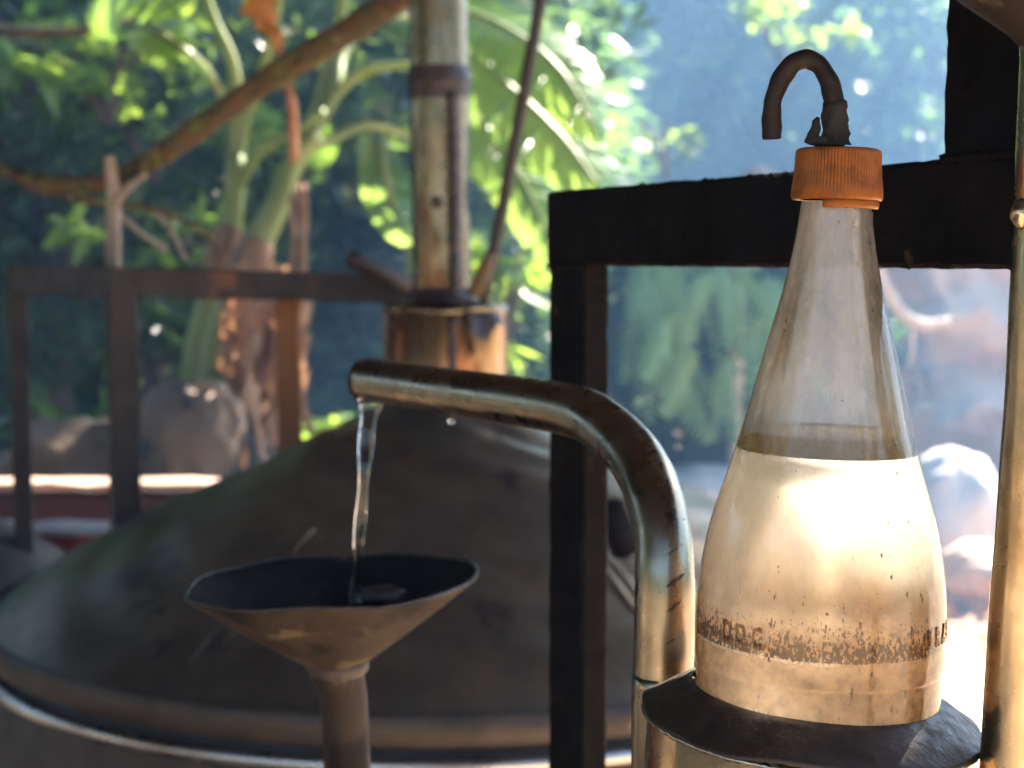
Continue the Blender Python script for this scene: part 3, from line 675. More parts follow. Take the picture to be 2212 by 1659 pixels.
# small lug on the right flank
q = P(1335, 1145, 1.95)
child('lug', bar(q + Vector((-.012, 0, .03)), q + Vector((.012, .02, -.03)), .03, .035, bev=.006), M['black'], st)
# neck collar, flap, column
nk = child('neck', lathe([(.094, zcol0 - .03), (.0935, zcol0 + .02), (.093, zcol1 - .005), (.097, zcol1 - .003), (.097, zcol1 + .004), (.09, zcol1 + .008), (.045, zcol1 + .016)], 64, (AX, D, 0), wob=lambda i, th, r, z: (r * (1 + .012 * math.sin(th * 3 + i) + .008 * math.sin(th * 8 + 1)), z + .002 * math.sin(th * 5))), M['column'], st)
V, Fc = [], []
for i in range(9):
    th = -1.15 + i * .085
    for j in range(5):
        t = j / 4; r = .080 + .03 * t; z = zcol1 + .014 - .045 * t ** 1.6 - .012 * math.sin(i * .9) * t
        V.append((AX + r * math.cos(th), D + r * math.sin(th), z))
for i in range(8):
    for j in range(4): Fc.append((i * 5 + j, i * 5 + j + 1, (i + 1) * 5 + j + 1, (i + 1) * 5 + j))
child('torn_flap', (V, Fc), M['tar'], nk)
V, Fc = tube([Vector((AX + .0945 * math.cos(-1.42), D + .0945 * math.sin(-1.42), z)) for z in np.linspace(zcol0 - .02, zcol1 - .01, 14)], .007, 8, jitter=.5)
child('neck_seam', (V, Fc), M['tar'], nk)
topz = 2.6
cx0 = P(955, 660, D).x - AX; cx1 = P(946, 0, D).x - AX
RC = .0443
def colc(z):
    t = (z - zcol1) / (P(946, 0, D).z - zcol1); return Vector((AX + cx0 + (cx1 - cx0) * t, D, z))
zz = np.linspace(zcol1, topz, 40)
cl = child('column', tube([colc(z) for z in zz], [RC * (1 + .012 * math.sin(i * .8) + .008 * math.sin(i * 2.3)) for i in range(40)], 32), M['column'], st)
zb = P(946, 178, D).z
child('joint_band', tube([colc(zb + dz) for dz in (-.026, -.022, -.009, -.005, .0, .005, .009, .018, .022)], [RC + .001, RC + .002, RC + .0022, RC + .003, RC + .005, RC + .003, RC + .0024, RC + .002, RC + .001], 40, cap=False, jitter=.05), M['tar'], cl)
V, Fc = tube([colc(z) + Vector((RC * math.cos(R(-62)), RC * math.sin(R(-62)), 0)) for z in np.linspace(zcol1 + .005, zb - .02, 60)], [.008 * (1 + .5 * random.random()) for _ in range(60)], 8, jitter=.3)
child('column_seam', (V, Fc), M['tar'], cl)
child('base_seal', tube([colc(zcol1 + dz) for dz in (.004, .012, .03, .034)], [RC + .018, RC + .012, RC + .004, RC + .0005], 36, cap=False, jitter=.12), M['tar'], cl)
# rivets of dirt on the column
q = colc(P(946, 440, D).z) + Vector((-.004, -RC, 0))
child('patch', rock(q, (.009, .004, .010), 8, 2, .3), M['tar'], cl)

rd = thing('iron_rod', 'thin dark iron rod leaning beside the brass column', 'rod', P(1046, 640, 2.27))
child('shaft', tube([Vector(p) for p in spline([P(1044, 648, 2.27), P(1072, 520, 2.27), P(1108, 330, 2.27), P(1168, 0, 2.27), P(1200, -200, 2.27)], 30)], .0088, 12, jitter=.05), M['rustframe'], rd)
child('wooden_wedge', tube([P(1022, 640, 2.25), P(1040, 600, 2.25), P(1062, 545, 2.25)], [.009, .012, .007], 8, jitter=.15), M['bark'], rd)

# ------------------------------------------------------------------ black steel frame
bf = thing('black_steel_frame', 'sooty black square-tube steel frame behind the bottle', 'frame', (P(1225, 900, 1.1).x, 1.1, 0))
L0 = P(1212, 487, 1.10); L1 = P(2216, 468, .71); dirv = (L1 - L0); dirv.z = 0; dirv.normalize(); perp = Vector((-dirv.y, dirv.x, 0))
if perp.y < 0: perp = -perp
zmid = (L0.z + L1.z) / 2
TW, TH = .021, .051
A = Vector((L0.x, L0.y, zmid)); B = A + dirv * .72
child('beam', bar(A, B, TW, TH, side=perp, bev=.0022, n=120, rough=.00025), M['black'], bf, False)
pp = A + dirv * .0255
child('post', bar(Vector((pp.x, pp.y, 0)), Vector((pp.x, pp.y, zmid - TH / 2 + .0005)), .049, TW - .0006, side=dirv, bev=.002, n=160, rough=.0003), M['black'], bf, False)
# upright carried by the beam
U0 = P(2048, 352, .765); s_ = (U0 - A).dot(dirv)
up_ = A + dirv * (s_ + .048)
child('upright', bar(Vector((up_.x, up_.y, zmid + TH / 2 - .0005)), Vector((up_.x, up_.y, 2.72)), .062, TW + .004, side=dirv, bev=.002, n=120, rough=.0005), M['black'], bf, False)
q0 = pp - dirv * .0245 - perp * (TW / 2 + .0002); 
child('weld', tube([q0 + dirv * (.049 * k / 24) + Vector((0, 0, zmid * 0 - TH / 2 + .0006 * math.sin(k * 1.9))) for k in range(25)], .0016, 8, jitter=.5), M['black'], bf)
q1 = up_ - perp * ((TW + .004) / 2); q1.z = zmid + TH / 2
child('weld', tube([q1 + dirv * (-.031 + .062 * k / 24) + Vector((0, 0, .0006 * math.sin(k * 2.3))) for k in range(25)], .002, 8, jitter=.5), M['black'], bf)
for i in range(26):
    s0 = .12 + i * .0225 + random.uniform(-.008, .008); r = random.uniform(.0008, .0022)
    child('rust_blister', rock(A + dirv * s0 - perp * (TW / 2 - .001) + Vector((0, 0, random.choice((TH / 2 - .001, -TH / 2 + .001)))), (r * 1.6, r, r), i, 1, .3), M['black'], bf)

# ------------------------------------------------------------------ funnel and spout
FY = 1.0
fc = P(718, 1257, FY); fr_ = 312 * FY / F
fn = thing('copper_funnel', 'wide tarnished copper funnel under the running spout', 'funnel', (fc.x, fc.y, 0))
rotf = Euler((0, -R(2.6), 0)).to_matrix()
def fwob(i, th, r, z):
    e = min(1, i / 14)
    return r * (1 + e * (.018 * math.sin(2 * th + 1.0) + .010 * math.sin(5 * th) + .006 * math.sin(9 * th + 2))), z + e * .0014 * math.sin(3 * th + .6) + e * .0008 * math.sin(7 * th)
jz = -188 * FY / F; sr = .0152
pout = [(sr + .001 + (fr_ - sr) * (t ** .97), jz * (1 - t)) for t in np.linspace(0, 1, 26)]
child('cone', lathe(pout + [(fr_ - .0003, .0014), (fr_ - .0015, .001)], 96, fc, rotf, fwob), M['funnel'], fn)
pin = [(max(.004, r - .0022), z + .0006) for r, z in pout]
child('cone_lining', lathe(pin, 96, fc, rotf, fwob), M['funnelin'], fn)
j0 = fc + rotf @ Vector((0, 0, jz))
j1 = P(742, 1500, FY); j2 = P(750, 1659, FY)
sp_ = [j0 + Vector((0, 0, .006)), j0 + Vector((0, 0, -.004)), j0.lerp(j1, .7), j1, j2, Vector((j2.x + .004, FY, .7)), Vector((j2.x, FY, .0))]
child('stem', tube(sp_, [sr + .004, sr + .0025, sr + .0004, sr, sr, sr, sr], 32, cap=False), M['funnel'], fn)
child('joint', tube([j0 + Vector((0, 0, dz)) for dz in (.004, .002, -.002, -.005)], [sr + .0045, sr + .0056, sr + .0048, sr + .0024], 32, cap=False, jitter=.05), M['tar'], fn)
child('rim', tube([fc + rotf @ Vector((lambda q: (q[0] * math.cos(t), q[0] * math.sin(t), q[1]))(fwob(26, t, fr_ - .0006, .001))) for t in np.linspace(0, 2 * math.pi, 97)], .0013, 8, cap=False, jitter=.3), M['tar'], fn)
# dark residue pooled inside
child('residue', rock(fc + Vector((.028, .045, -.018)), (.022, .012, .006), 4, 3, .3), M['tar'], fn)

PR = .0145
ctr = [(789, 820, 1.05), (850, 828, 1.025), (950, 843, .98), (1060, 858, .935), (1180, 876, .89), (1268, 898, .855), (1334, 946, .825), (1380, 1000, .80), (1412, 1070, .775), (1431, 1154, .757), (1436, 1254, .747), (1434, 1400, .745), (1430, 1560, .745), (1428, 1700, .745)]
cp = [P(*p) for p in ctr] + [Vector((P(1428, 1700, .745).x, .745, .55)), Vector((P(1428, 1700, .745).x, .745, 0))]
cs = [Vector(p) for p in spline(cp, 130)]
spo = thing('copper_spout', 'shiny bent copper spout pipe pouring clear liquid', 'pipe', (cp[-1].x, .745, 0))
def crease(i, th):
    t = i / 129.0
    a = math.exp(-((t - .60) / .05) ** 2) * .05 * math.cos(2 * th) + .006 * math.sin(i * .9 + th)
    return 1 + a
rads = [PR * min(1.0, .9 + .1 * min(1, i / 2)) for i in range(130)]
child('pipe', tube(cs, rads, 40, cap=False, wob=crease), M['spout'], spo)
child('lining', tube([cs[0] + (cs[1] - cs[0]) * .02] + cs[1:14], [PR * .86] * 14, 32, cap=False), M['funnelin'], spo)
e0 = cs[0]; ed = (cs[1] - cs[0]).normalized()
child('lip', tube([e0 + ed * .001, e0 - ed * .0006, e0 - ed * .001, e0 - ed * .0004, e0 + ed * .002], [PR * .97, PR * .96, PR * .92, PR * .87, PR * .86], 40, cap=False), M['spout'], spo)
# dark strips laid on the bend, dent shading drawn as colour
for (x, y, ln, wd) in ((1455, 1125, 70, 9), (1452, 1190, 50, 3), (1462, 1250, 52, 13), (1452, 1310, 40, 8), (1468, 1380, 26, 6)):
    c0 = P(x, y, .745); k = min(range(130), key=lambda q: (cs[q] - c0).length); ax_ = cs[k]
    V, Fc = [], []; t = (cs[k + 1] - cs[k - 1]).normalized()
    vdir = (Vector((0, 0, CAMZ)) - ax_).normalized(); side = Vector((1, 0, 0))
    out_ = (vdir - t * vdir.dot(t)).normalized(); side = t.cross(out_); 
    if side.x < 0: side = -side
    for q in range(9):
        f_ = q / 8; th = R(2) + f_ * R(52) * ln / 70
        cc = ax_ + t * (f_ - .5) * px2m(ln * .62, .70) * (1 if t.z > 0 else -1)
        n_ = out_ * math.cos(th) + side * math.sin(th); w = px2m(wd, .7) * .5 * math.sin(math.pi * (f_ * .9 + .05)) * random.uniform(.7, 1.3)
        cc = cc + n_ * (PR * 1.012 + .0002)
        V += [cc - t * w, cc + n_ * .0001, cc + t * w]
        if q: j = 3 * q; Fc += [(j - 3, j - 2, j + 1, j), (j - 2, j - 1, j + 2, j + 1)]
    child('dent_shade', (V, Fc), M['tar'], spo)

m, nt, N, b, out = newmat('clear_spirit')
b.inputs['Base Color'].default_value = (1, 1, 1, 1); b.inputs['Roughness'].default_value = .0
b.inputs['Transmission Weight'].default_value = 1; b.inputs['IOR'].default_value = 1.345
M['spirit'] = m
ws = thing('liquid_stream', 'thin clear twisting stream falling from spout into funnel', 'stream', P(795, 868, 1.04))
sp0 = [(803, 862, 1.04), (800, 885, 1.04), (793, 930, 1.03), (788, 1000, 1.01), (782, 1090, 1.01), (774, 1180, 1.01), (768, 1260, 1.01), (766, 1315, 1.01)]
sp1 = [Vector(p) for p in spline([P(*p) for p in sp0], 70)]
V, Fc = [], []
for i, p in enumerate(sp1):
    t = i / 69
    wx = (21 * (1 - t) ** 3.2 + 10.5 + 2.2 * math.sin(t * 22)) * 1.01 / F * (1 if t < .97 else .8); wy = (9 + 3 * math.cos(t * 22)) / F
    ph = .35 * math.sin(t * 9) + t * .8
    for k in range(16):
        th = 2 * math.pi * k / 16; u_, v_ = wx * math.cos(th), wy * math.sin(th) * (1 + .35 * math.cos(2 * th))
        V.append(p + Vector((u_ * math.cos(ph * .4) - v_ * math.sin(ph * .4), u_ * math.sin(ph * .4) + v_ * math.cos(ph * .4), 0)))
for i in range(69):
    for k in range(16): Fc.append((i * 16 + k, i * 16 + (k + 1) % 16, (i + 1) * 16 + (k + 1) % 16, (i + 1) * 16 + k))
Fc.append(tuple(range(15, -1, -1))); Fc.append(tuple(69 * 16 + k for k in range(16)))
child('water_body', (V, Fc), M['spirit'], ws)
drop = rock(P(975, 908, .965) + Vector((0, 0, -.0005)), (.0024, .0022, .0022), 2, 3, .08)
tag(obj('drip', drop, M['spirit']), 'single clear drip hanging under the spout pipe', 'drop')

# ------------------------------------------------------------------ brass holder with the bottle
BYY = .66; SC = BYY / F
hc = P(1752, 1547, BYY)
hd = thing('brass_holder', 'round brass holder with sooty collar carrying the bottle', 'holder', (hc.x, hc.y, 0))
roth = Euler((0, R(4.0), 0)).to_matrix()
RO = 368 * SC
def hwob(i, th, r, z): return r * (1 + .008 * math.sin(2 * th + .5) + .006 * math.sin(5 * th) + .004 * math.sin(11 * th + 1)), z + (.0012 * math.sin(3 * th) + .0006 * math.sin(9 * th)) * min(1, max(0, i - 1) / 4)
child('collar', lathe([(.0512, .0120), (.0535, .0116), (.056, .0102), (.061, .0070), (.066, .0032), (RO - .001, .0004), (RO + .0005, -.0005), (RO, -.0018)], 128, hc, roth, hwob), M['collar'], hd)
child('wall', lathe([(RO - .0015, -.0012), (RO - .0022, -.006), (RO - .0025, -.04), (RO - .003, -.10), (RO - .003, -.45), (RO - .003, -1.05)], 128, hc, roth, lambda i, th, r, z: (r * (1 + .008 * math.sin(2 * th + .5) + .004 * math.sin(5 * th)), z)), M['brass'], hd)
V, Fc = tube([hc + roth @ Vector(((RO - .0006) * math.cos(t) * (1 + .008 * math.sin(2 * t + .5) + .006 * math.sin(5 * t)), (RO - .0006) * math.sin(t) * (1 + .008 * math.sin(2 * t + .5) + .006 * math.sin(5 * t)), -.0028)) for t in np.linspace(0, 2 * math.pi, 160)], .0011, 8, jitter=.7)
child('solder_line', (V, Fc), M['solder'], hd)
for (th, zz0, r) in ((-1.93, -.006, .0042), (-2.0, -.010, .0025), (-1.86, -.008, .003)):
    child('solder_blob', rock(hc + roth @ Vector(((RO - .0006) * math.cos(th), (RO - .0006) * math.sin(th), zz0)), (r, r * .6, r), 6, 2, .4), M['solder'], hd)

# bottle
by = lambda py: (1500 - py) * SC * 1.003
org = P(1763, 1500, BYY)
bt = thing('glass_bottle', 'dirty cone-shouldered glass bottle with orange cap and bent tube', 'bottle', org)
bt.rotation_euler = (0, R(1.45), 0)
hw = [(1600, 262), (1560, 264), (1500, 265), (1440, 265.5), (1426, 266), (1418, 268), (1380, 269), (1330, 269), (1265, 266), (1200, 259), (1105, 240), (990, 204), (925, 186), (880, 174), (735, 138), (590, 101), (500, 84), (440, 76), (425, 74)]
pr = spline([(w * SC, by(y)) for y, w in hw], 90)
shell_prof = [(float(r), float(z)) for r, z in pr]

# shell: thin dirty glass
m, nt, N, b, out = newmat('dirty_glass'); nt.nodes.remove(b)
tc = nd(nt, 'ShaderNodeTexCoord'); sx = nd(nt, 'ShaderNodeSeparateXYZ'); nt.links.new(tc.outputs['Object'], sx.inputs[0])
def mapr(nt, v, a, b_, c, d):
    n = nd(nt, 'ShaderNodeMapRange'); n.inputs[1].default_value = a; n.inputs[2].default_value = b_; n.inputs[3].default_value = c; n.inputs[4].default_value = d
    nt.links.new(v, n.inputs[0]); return n.outputs[0]
def math_(nt, op, a, b_=None):
    n = nd(nt, 'ShaderNodeMath', operation=op); n.use_clamp = False
    for i, v in enumerate((a, b_)):
        if v is None: continue
        if isinstance(v, (int, float)): n.inputs[i].default_value = v
        else: nt.links.new(v, n.inputs[i])
    return n.outputs[0]
Zc = sx.outputs['Z']
film_n = ramp(nt, noise_tex(nt, 60, 5, .6, (1, 1, .14)), [(.34, g(.28)), (.66, g(.92))])
film_f = math_(nt, 'MULTIPLY', film_n, mapr(nt, Zc, by(1000), by(880), .14, .82))
fine = ramp(nt, noise_tex(nt, 320, 3, .6, (1, 1, .5)), [(.5, g(0)), (.75, g(.35))])
film_f = math_(nt, 'ADD', film_f, math_(nt, 'MULTIPLY', fine, .5)); film_f = math_(nt, 'MINIMUM', film_f, .9)
tr = nd(nt, 'ShaderNodeBsdfTransparent'); tr.inputs[0].default_value = (.96, .96, .93, 1)
tl = nd(nt, 'ShaderNodeBsdfTranslucent'); df = nd(nt, 'ShaderNodeBsdfDiffuse')
fcol = ramp(nt, noise_tex(nt, 30, 4, .6, (1, 1, .4)), [(.35, (.88, .85, .80)), (.7, (.80, .71, .60))])
nt.links.new(fcol, tl.inputs[0]); nt.links.new(fcol, df.inputs[0])
mf = nd(nt, 'ShaderNodeMixShader'); mf.inputs[0].default_value = .3; nt.links.new(tl.outputs[0], mf.inputs[1]); nt.links.new(df.outputs[0], mf.inputs[2])
ms = nd(nt, 'ShaderNodeMixShader'); nt.links.new(film_f, ms.inputs[0]); nt.links.new(tr.outputs[0], ms.inputs[1]); nt.links.new(mf.outputs[0], ms.inputs[2])
# brown dirt: ring plus stray specks and scratches
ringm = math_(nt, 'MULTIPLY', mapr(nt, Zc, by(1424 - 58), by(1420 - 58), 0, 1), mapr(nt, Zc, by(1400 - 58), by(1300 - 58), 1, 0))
spk = noise_tex(nt, 800, 3, .65, (1, 1, .55)); blot = noise_tex(nt, 60, 4, .6)
thr = math_(nt, 'SUBTRACT', .79, math_(nt, 'MULTIPLY', ringm, math_(nt, 'ADD', .22, math_(nt, 'MULTIPLY', blot, .25))))
dm_ = math_(nt, 'GREATER_THAN', spk, thr)
spk2 = math_(nt, 'GREATER_THAN', noise_tex(nt, 420, 2, .5, (1, 1, .4)), math_(nt, 'ADD', .695, mapr(nt, Zc, by(1330), by(1000), 0, .06)))
dirt_tint_m = math_(nt, 'MAXIMUM', dm_, spk2); spkmask = dirt_tint_m
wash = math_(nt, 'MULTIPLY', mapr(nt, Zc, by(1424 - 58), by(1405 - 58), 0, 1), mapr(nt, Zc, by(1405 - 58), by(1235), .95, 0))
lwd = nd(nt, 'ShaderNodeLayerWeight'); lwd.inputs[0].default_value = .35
brown_tint = math_(nt, 'MULTIPLY', mapr(nt, Zc, by(1380 - 58), by(1090), .55, .0), ramp(nt, noise_tex(nt, 55, 5, .65, (1, 1, .35)), [(.3, g(.35)), (.7, g(1.3))]))  # brown tint, stronger down towards the ring
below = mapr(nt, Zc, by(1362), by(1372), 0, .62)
edge = math_(nt, 'MULTIPLY', math_(nt, 'POWER', lwd.outputs['Facing'], 2.0), mapr(nt, Zc, by(990), by(940), .6, .3))  # tint also grows towards grazing view angles
brown_tint = math_(nt, 'ADD', math_(nt, 'MAXIMUM', brown_tint, below), edge)
dirt_tint_m = math_(nt, 'MINIMUM', math_(nt, 'MAXIMUM', math_(nt, 'MULTIPLY', dirt_tint_m, .9), math_(nt, 'MAXIMUM', wash, brown_tint)), 1.0)
dt = nd(nt, 'ShaderNodeBsdfTranslucent'); dd = nd(nt, 'ShaderNodeBsdfDiffuse')
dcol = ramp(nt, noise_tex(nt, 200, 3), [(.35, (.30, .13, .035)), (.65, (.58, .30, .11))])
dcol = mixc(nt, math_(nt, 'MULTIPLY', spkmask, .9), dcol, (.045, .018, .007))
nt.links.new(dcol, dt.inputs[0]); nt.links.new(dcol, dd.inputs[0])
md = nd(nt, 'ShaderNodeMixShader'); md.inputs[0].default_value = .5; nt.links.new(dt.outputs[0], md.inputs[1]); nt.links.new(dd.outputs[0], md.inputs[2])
ms2 = nd(nt, 'ShaderNodeMixShader'); nt.links.new(dirt_tint_m, ms2.inputs[0]); nt.links.new(ms.outputs[0], ms2.inputs[1]); nt.links.new(md.outputs[0], ms2.inputs[2])
gl = nd(nt, 'ShaderNodeBsdfGlossy'); gl.inputs['Roughness'].default_value = .035
bmp_n = bump(nt, noise_tex(nt, 160, 4, .6, (1, 1, .5)), .3, .0006, None); nt.links.new(bmp_n, gl.inputs['Normal'])
fz = nd(nt, 'ShaderNodeFresnel'); fz.inputs[0].default_value = 1.5; nt.links.new(bmp_n, fz.inputs['Normal'])
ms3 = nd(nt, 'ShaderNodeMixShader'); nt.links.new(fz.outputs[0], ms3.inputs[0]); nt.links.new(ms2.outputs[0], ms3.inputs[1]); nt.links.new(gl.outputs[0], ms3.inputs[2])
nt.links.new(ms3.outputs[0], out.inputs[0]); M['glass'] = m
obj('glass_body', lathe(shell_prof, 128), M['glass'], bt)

# liquids
def liquidmat(name, col, trans_col, cloud, rough):
    m, nt, N, b, out = newmat(name)
    b.inputs['Base Color'].default_value = tuple(col) + (1,); b.inputs['Roughness'].default_value = rough
    b.inputs['Transmission Weight'].default_value = 1; b.inputs['IOR'].default_value = 1.34
    t = nd(nt, 'ShaderNodeBsdfTranslucent'); t.inputs[0].default_value = tuple(trans_col) + (1,)
    mx = nd(nt, 'ShaderNodeMixShader'); mx.inputs[0].default_value = cloud
    nt.links.new(b.outputs[0], mx.inputs[1]); nt.links.new(t.outputs[0], mx.inputs[2]); nt.links.new(mx.outputs[0], out.inputs[0])
    return m
M['liquid'] = liquidmat('cloudy_spirit', (1.0, .98, .94), (1.0, .92, .78), .5, .32)
M['oil'] = liquidmat('olive_oil_layer', (.8, .66, .2), (.62, .47, .06), .7, .1)
zl, zo = by(919), by(960)
inn = [(r - .0004, z) for r, z in shell_prof]
def rad_at(z): return float(np.interp(z, [q[1] for q in shell_prof], [q[0] for q in shell_prof])) - .0004
low = [(0.0005, shell_prof[0][1] + .002)] + [(r, z) for r, z in inn if shell_prof[0][1] + .003 < z < zo - .001] + [(rad_at(zo), zo), (.0005, zo)]
obj('liquid', lathe(low, 96), M['liquid'], bt)
zs = np.linspace(zo + .0003, zl, 6)
oil = [(.0005, zo + .0003)] + [(rad_at(z), z) for z in zs] + [(rad_at(zl) - .0015, zl - .0008), (rad_at(zl) - .004, zl - .0011), (.0005, zl - .0011)]
obj('oil_layer', lathe(oil, 96), M['oil'], bt)

# cap with ribs, tamper band, putty and bent tube
m, nt, N, b, out = newmat('orange_plastic')
oc = ramp(nt, noise_tex(nt, 70, 5, .6), [(.3, (.16, .042, .003)), (.5, (.27, .078, .005)), (.72, (.07, .022, .005))])
nt.links.new(oc, b.inputs['Base Color']); b.inputs['Roughness'].default_value = .42; b.inputs['Specular IOR Level'].default_value = .25
b.inputs['Subsurface Weight'].default_value = .1; b.inputs['Subsurface Radius'].default_value = (.006, .003, .001); b.inputs['Subsurface Scale'].default_value = .5
bump(nt, noise_tex(nt, 300, 3), .15, .0004, b); M['orange'] = m
hcx = 97
V, Fc = [], []; seg = 480
cprof = [(70, 312.5, 0), (86, 313, 0), (93, 317, .3), (94.5, 326, 1), (95, 345, 1), (96.5, 370, 1), (99, 390, 1), (100, 398, .4), (100.5, 402, 0), (101, 416, 0), (98, 422, 0), (90, 422, 0), (80, 421, 0)]
for (w, y, rb) in cprof:
    for k in range(seg):
        th = 2 * math.pi * k / seg
        rr_ = w * .965 * SC - rb * .00055 * max(0.0, math.sin(th * 80)) ** .6
        V.append((rr_ * math.cos(th), rr_ * math.sin(th), by(y)))
for i in range(len(cprof) - 1):
    for k in range(seg): Fc.append((i * seg + k, i * seg + (k + 1) % seg, (i + 1) * seg + (k + 1) % seg, (i + 1) * seg + k))
Fc.append(tuple(range(seg)))
cap = obj('cap', (V, Fc), M['orange'], bt)
V, Fc = [], []; ks = np.linspace(R(-120), R(-18), 30)
for k in ks:
    for (w, y) in ((84, 424), (90, 421), (90.5, 440), (88, 446), (83, 446)):
        V.append((w * SC * math.cos(k), w * SC * math.sin(k), by(y - 6)))
for i in range(29):
    for j in range(5): Fc.append((i * 5 + j, i * 5 + (j + 1) % 5, (i + 1) * 5 + (j + 1) % 5, (i + 1) * 5 + j))
Fc += [(0, 1, 2, 3, 4), tuple(29 * 5 + j for j in range(4, -1, -1))]
obj('tamper_band', (V, Fc), M['orange'], cap)
def L(px, py, dy=0.0):
    """bottle-local point on its axial plane"""
    w = P(px, py, BYY + dy); return Matrix.Rotation(R(-1.45), 3, 'Y') @ (w - org)
tp = [(1803, 316), (1804, 270), (1802, 228), (1794, 185), (1774, 146), (1745, 128), (1714, 137), (1687, 172), (1670, 218), (1667, 260), (1668, 300)]
tps = [Vector(p) for p in spline([L(*p) for p in tp], 60)]
def tw_(i, th): return 1 + .05 * math.sin(i * .5) * math.cos(2 * th) + .035 * math.sin(i * 1.1 + th)
vt = obj('vent_tube', tube(tps, [20.5 * SC * (1 - .04 * math.sin(i * .3)) for i in range(60)], 24, cap=False, wob=tw_), M['oldtube'], bt)
obj('tube_lining', tube(tps[44:58], [15 * SC] * 14, 20, cap=True), M['tar'], vt)
def lump(pts, seed, n, amp):
    return tube([Vector(p) for p in spline(pts, n)], [1] * n, 20, cap=True)
pv, pf = [], []
zsx = np.linspace(0, 1, 16)
V, Fc = [], []
for i, t in enumerate(zsx):
    y = 313 - 88 * t; cx_ = 1805 - 2 * t
    for k in range(28):
        th = 2 * math.pi * k / 28
        w = (31 - 6 * t + 5 * max(0, .15 - t) * 8) * (1 + .20 * fbm((math.cos(th) * 1.5, math.sin(th) * 1.5, t * 3), 2) + .10 * fbm((math.cos(th) * 5, math.sin(th) * 5, t * 9), 5))
        yy = y - (10 * fbm((math.cos(th) * 2, math.sin(th) * 2, 0), 7) if i == 15 else 0) - (9 if i == 15 and math.cos(th) > .6 else 0)
        V.append(L(cx_ + w * math.cos(th), yy, w * math.sin(th) * SC))
for i in range(15):
    for k in range(28): Fc.append((i * 28 + k, i * 28 + (k + 1) % 28, (i + 1) * 28 + (k + 1) % 28, (i + 1) * 28 + k))
Fc.append(tuple(15 * 28 + k for k in range(28)))
pt = obj('putty', (V, Fc), M['putty'], bt)
fin = [(1752, 306, 12), (1757, 292, 12), (1764, 276, 9), (1763, 262, 8), (1768, 254, 4)]
V, Fc = tube([L(x, y, -.002) for x, y, _ in fin], [w * SC for _, _, w in fin], 10, jitter=.5); obj('putty_fin', (V, Fc), M['putty'], pt)
V, Fc = tube([L(x, 305, -.003) for x in (1738, 1755, 1775, 1800)], [4 * SC, 9 * SC, 12 * SC, 14 * SC], 10, jitter=.5); obj('putty_fin', (V, Fc), M['putty'], pt)

# raised glass lettering
def letter(ch, phi, zc, h):
    cu = bpy.data.curves.new('letter', 'FONT'); cu.body = ch; cu.size = h * 1.35; cu.align_x = 'CENTER'; cu.extrude = .0004; cu.bevel_depth = .00025; cu.bevel_resolution = 1; cu.resolution_u = 3
    to = bpy.data.objects.new('tmp', cu); C.objects.link(to)
    dg = bpy.context.evaluated_depsgraph_get(); me = bpy.data.meshes.new_from_object(to.evaluated_get(dg))
    bpy.data.objects.remove(to)
    for v in me.vertices:
        z = zc + v.co.y - h * .5; r = rad_at(z) + .0003 + v.co.z
        a = phi + v.co.x * .62 / rad_at(z) - math.pi / 2
        v.co = (r * math.cos(a), r * math.sin(a), z)
    o = link('letter', me, M['emboss'], gb)
    return o
gb = [o for o in bt.children if o.name.startswith('glass_body')][0]
m, nt, N, b, out = newmat('embossed_glass')
tr = nd(nt, 'ShaderNodeBsdfTransparent'); tr.inputs[0].default_value = (.74, .58, .40, 1)
gl = nd(nt, 'ShaderNodeBsdfGlossy'); gl.inputs['Roughness'].default_value = .1
lw = nd(nt, 'ShaderNodeLayerWeight'); lw.inputs[0].default_value = .35
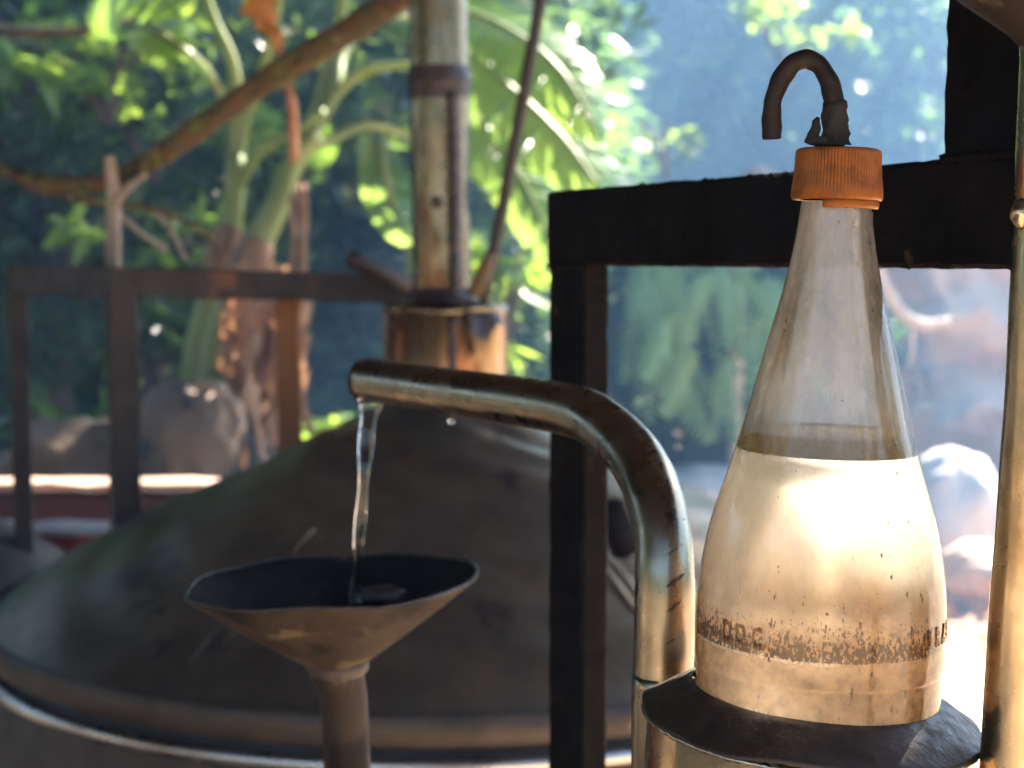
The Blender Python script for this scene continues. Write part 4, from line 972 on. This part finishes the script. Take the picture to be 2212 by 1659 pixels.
mx = nd(nt, 'ShaderNodeMixShader'); nt.links.new(lw.outputs['Fresnel'], mx.inputs[0]); nt.links.new(tr.outputs[0], mx.inputs[1]); nt.links.new(gl.outputs[0], mx.inputs[2]); nt.links.new(mx.outputs[0], out.inputs[0])
M['emboss'] = m
for ch, ph in (('D', -56), ('O', -48), ('C', -39), ('B', 45), ('R', 53.5), ('A', 62), ('S', 70.5)):
    letter(ch, R(ph), by(1325), .0082)

# ------------------------------------------------------------------ slanting pipe with cone at the right edge
rp = thing('brass_pipe_funnel', 'slanting brass pipe under a copper cone at the right edge', 'pipe', (P(2230, 900, .62).x, .62, 0))
rw = 74
path = [(2282, 60, .62), (2279, 150, .62), (2268, 430, .62), (2260, 600, .62), (2246, 860, .62), (2230, 1090, .62), (2210, 1350, .62), (2190, 1659, .62), (2168, 2000, .62)]
ps = [Vector(p) for p in spline([P(*p) for p in path], 60)]
child('pipe', tube(ps + [Vector((ps[-1].x - .03, .62, .5)), Vector((ps[-1].x - .06, .62, 0))], [px2m(rw, .62) * (1 + .01 * math.sin(i * .6)) for i in range(60)] + [px2m(rw, .62)] * 2, 40, cap=False), M['brass'], rp)
kn = P(2205, 462, .615)
child('solder_knob', rock(kn, (.0042, .004, .0052), 9, 3, .25), M['brass'], rp)
ca = P(2282, 96, .62)
child('cone', lathe([(px2m(66, .62), -.003), (px2m(78, .62), .0), (px2m(100, .62), .0045), (px2m(200, .62), .018), (px2m(420, .62), .05), (px2m(560, .62), .072)], 64, ca), M['funnel'], rp)

# ------------------------------------------------------------------ haze: smoky air round everything
me = mesh(*bar((0, -25, 4.4), (0, 41, 4.4), 58, 10.8, side=(1, 0, 0), bev=.01), False)
hz = link('haze', me); hz['kind'] = 'stuff'
m = bpy.data.materials.new('smoky_air'); m.use_nodes = True; nt = m.node_tree
nt.nodes.remove(nt.nodes['Principled BSDF'])
pv = nt.nodes.new('ShaderNodeVolumePrincipled'); pv.inputs['Color'].default_value = (.30, .57, 1.0, 1); pv.inputs['Density'].default_value = .018
pv.inputs['Anisotropy'].default_value = .25
nt.links.new(pv.outputs[0], nt.nodes['Material Output'].inputs['Volume']); me.materials.append(m)
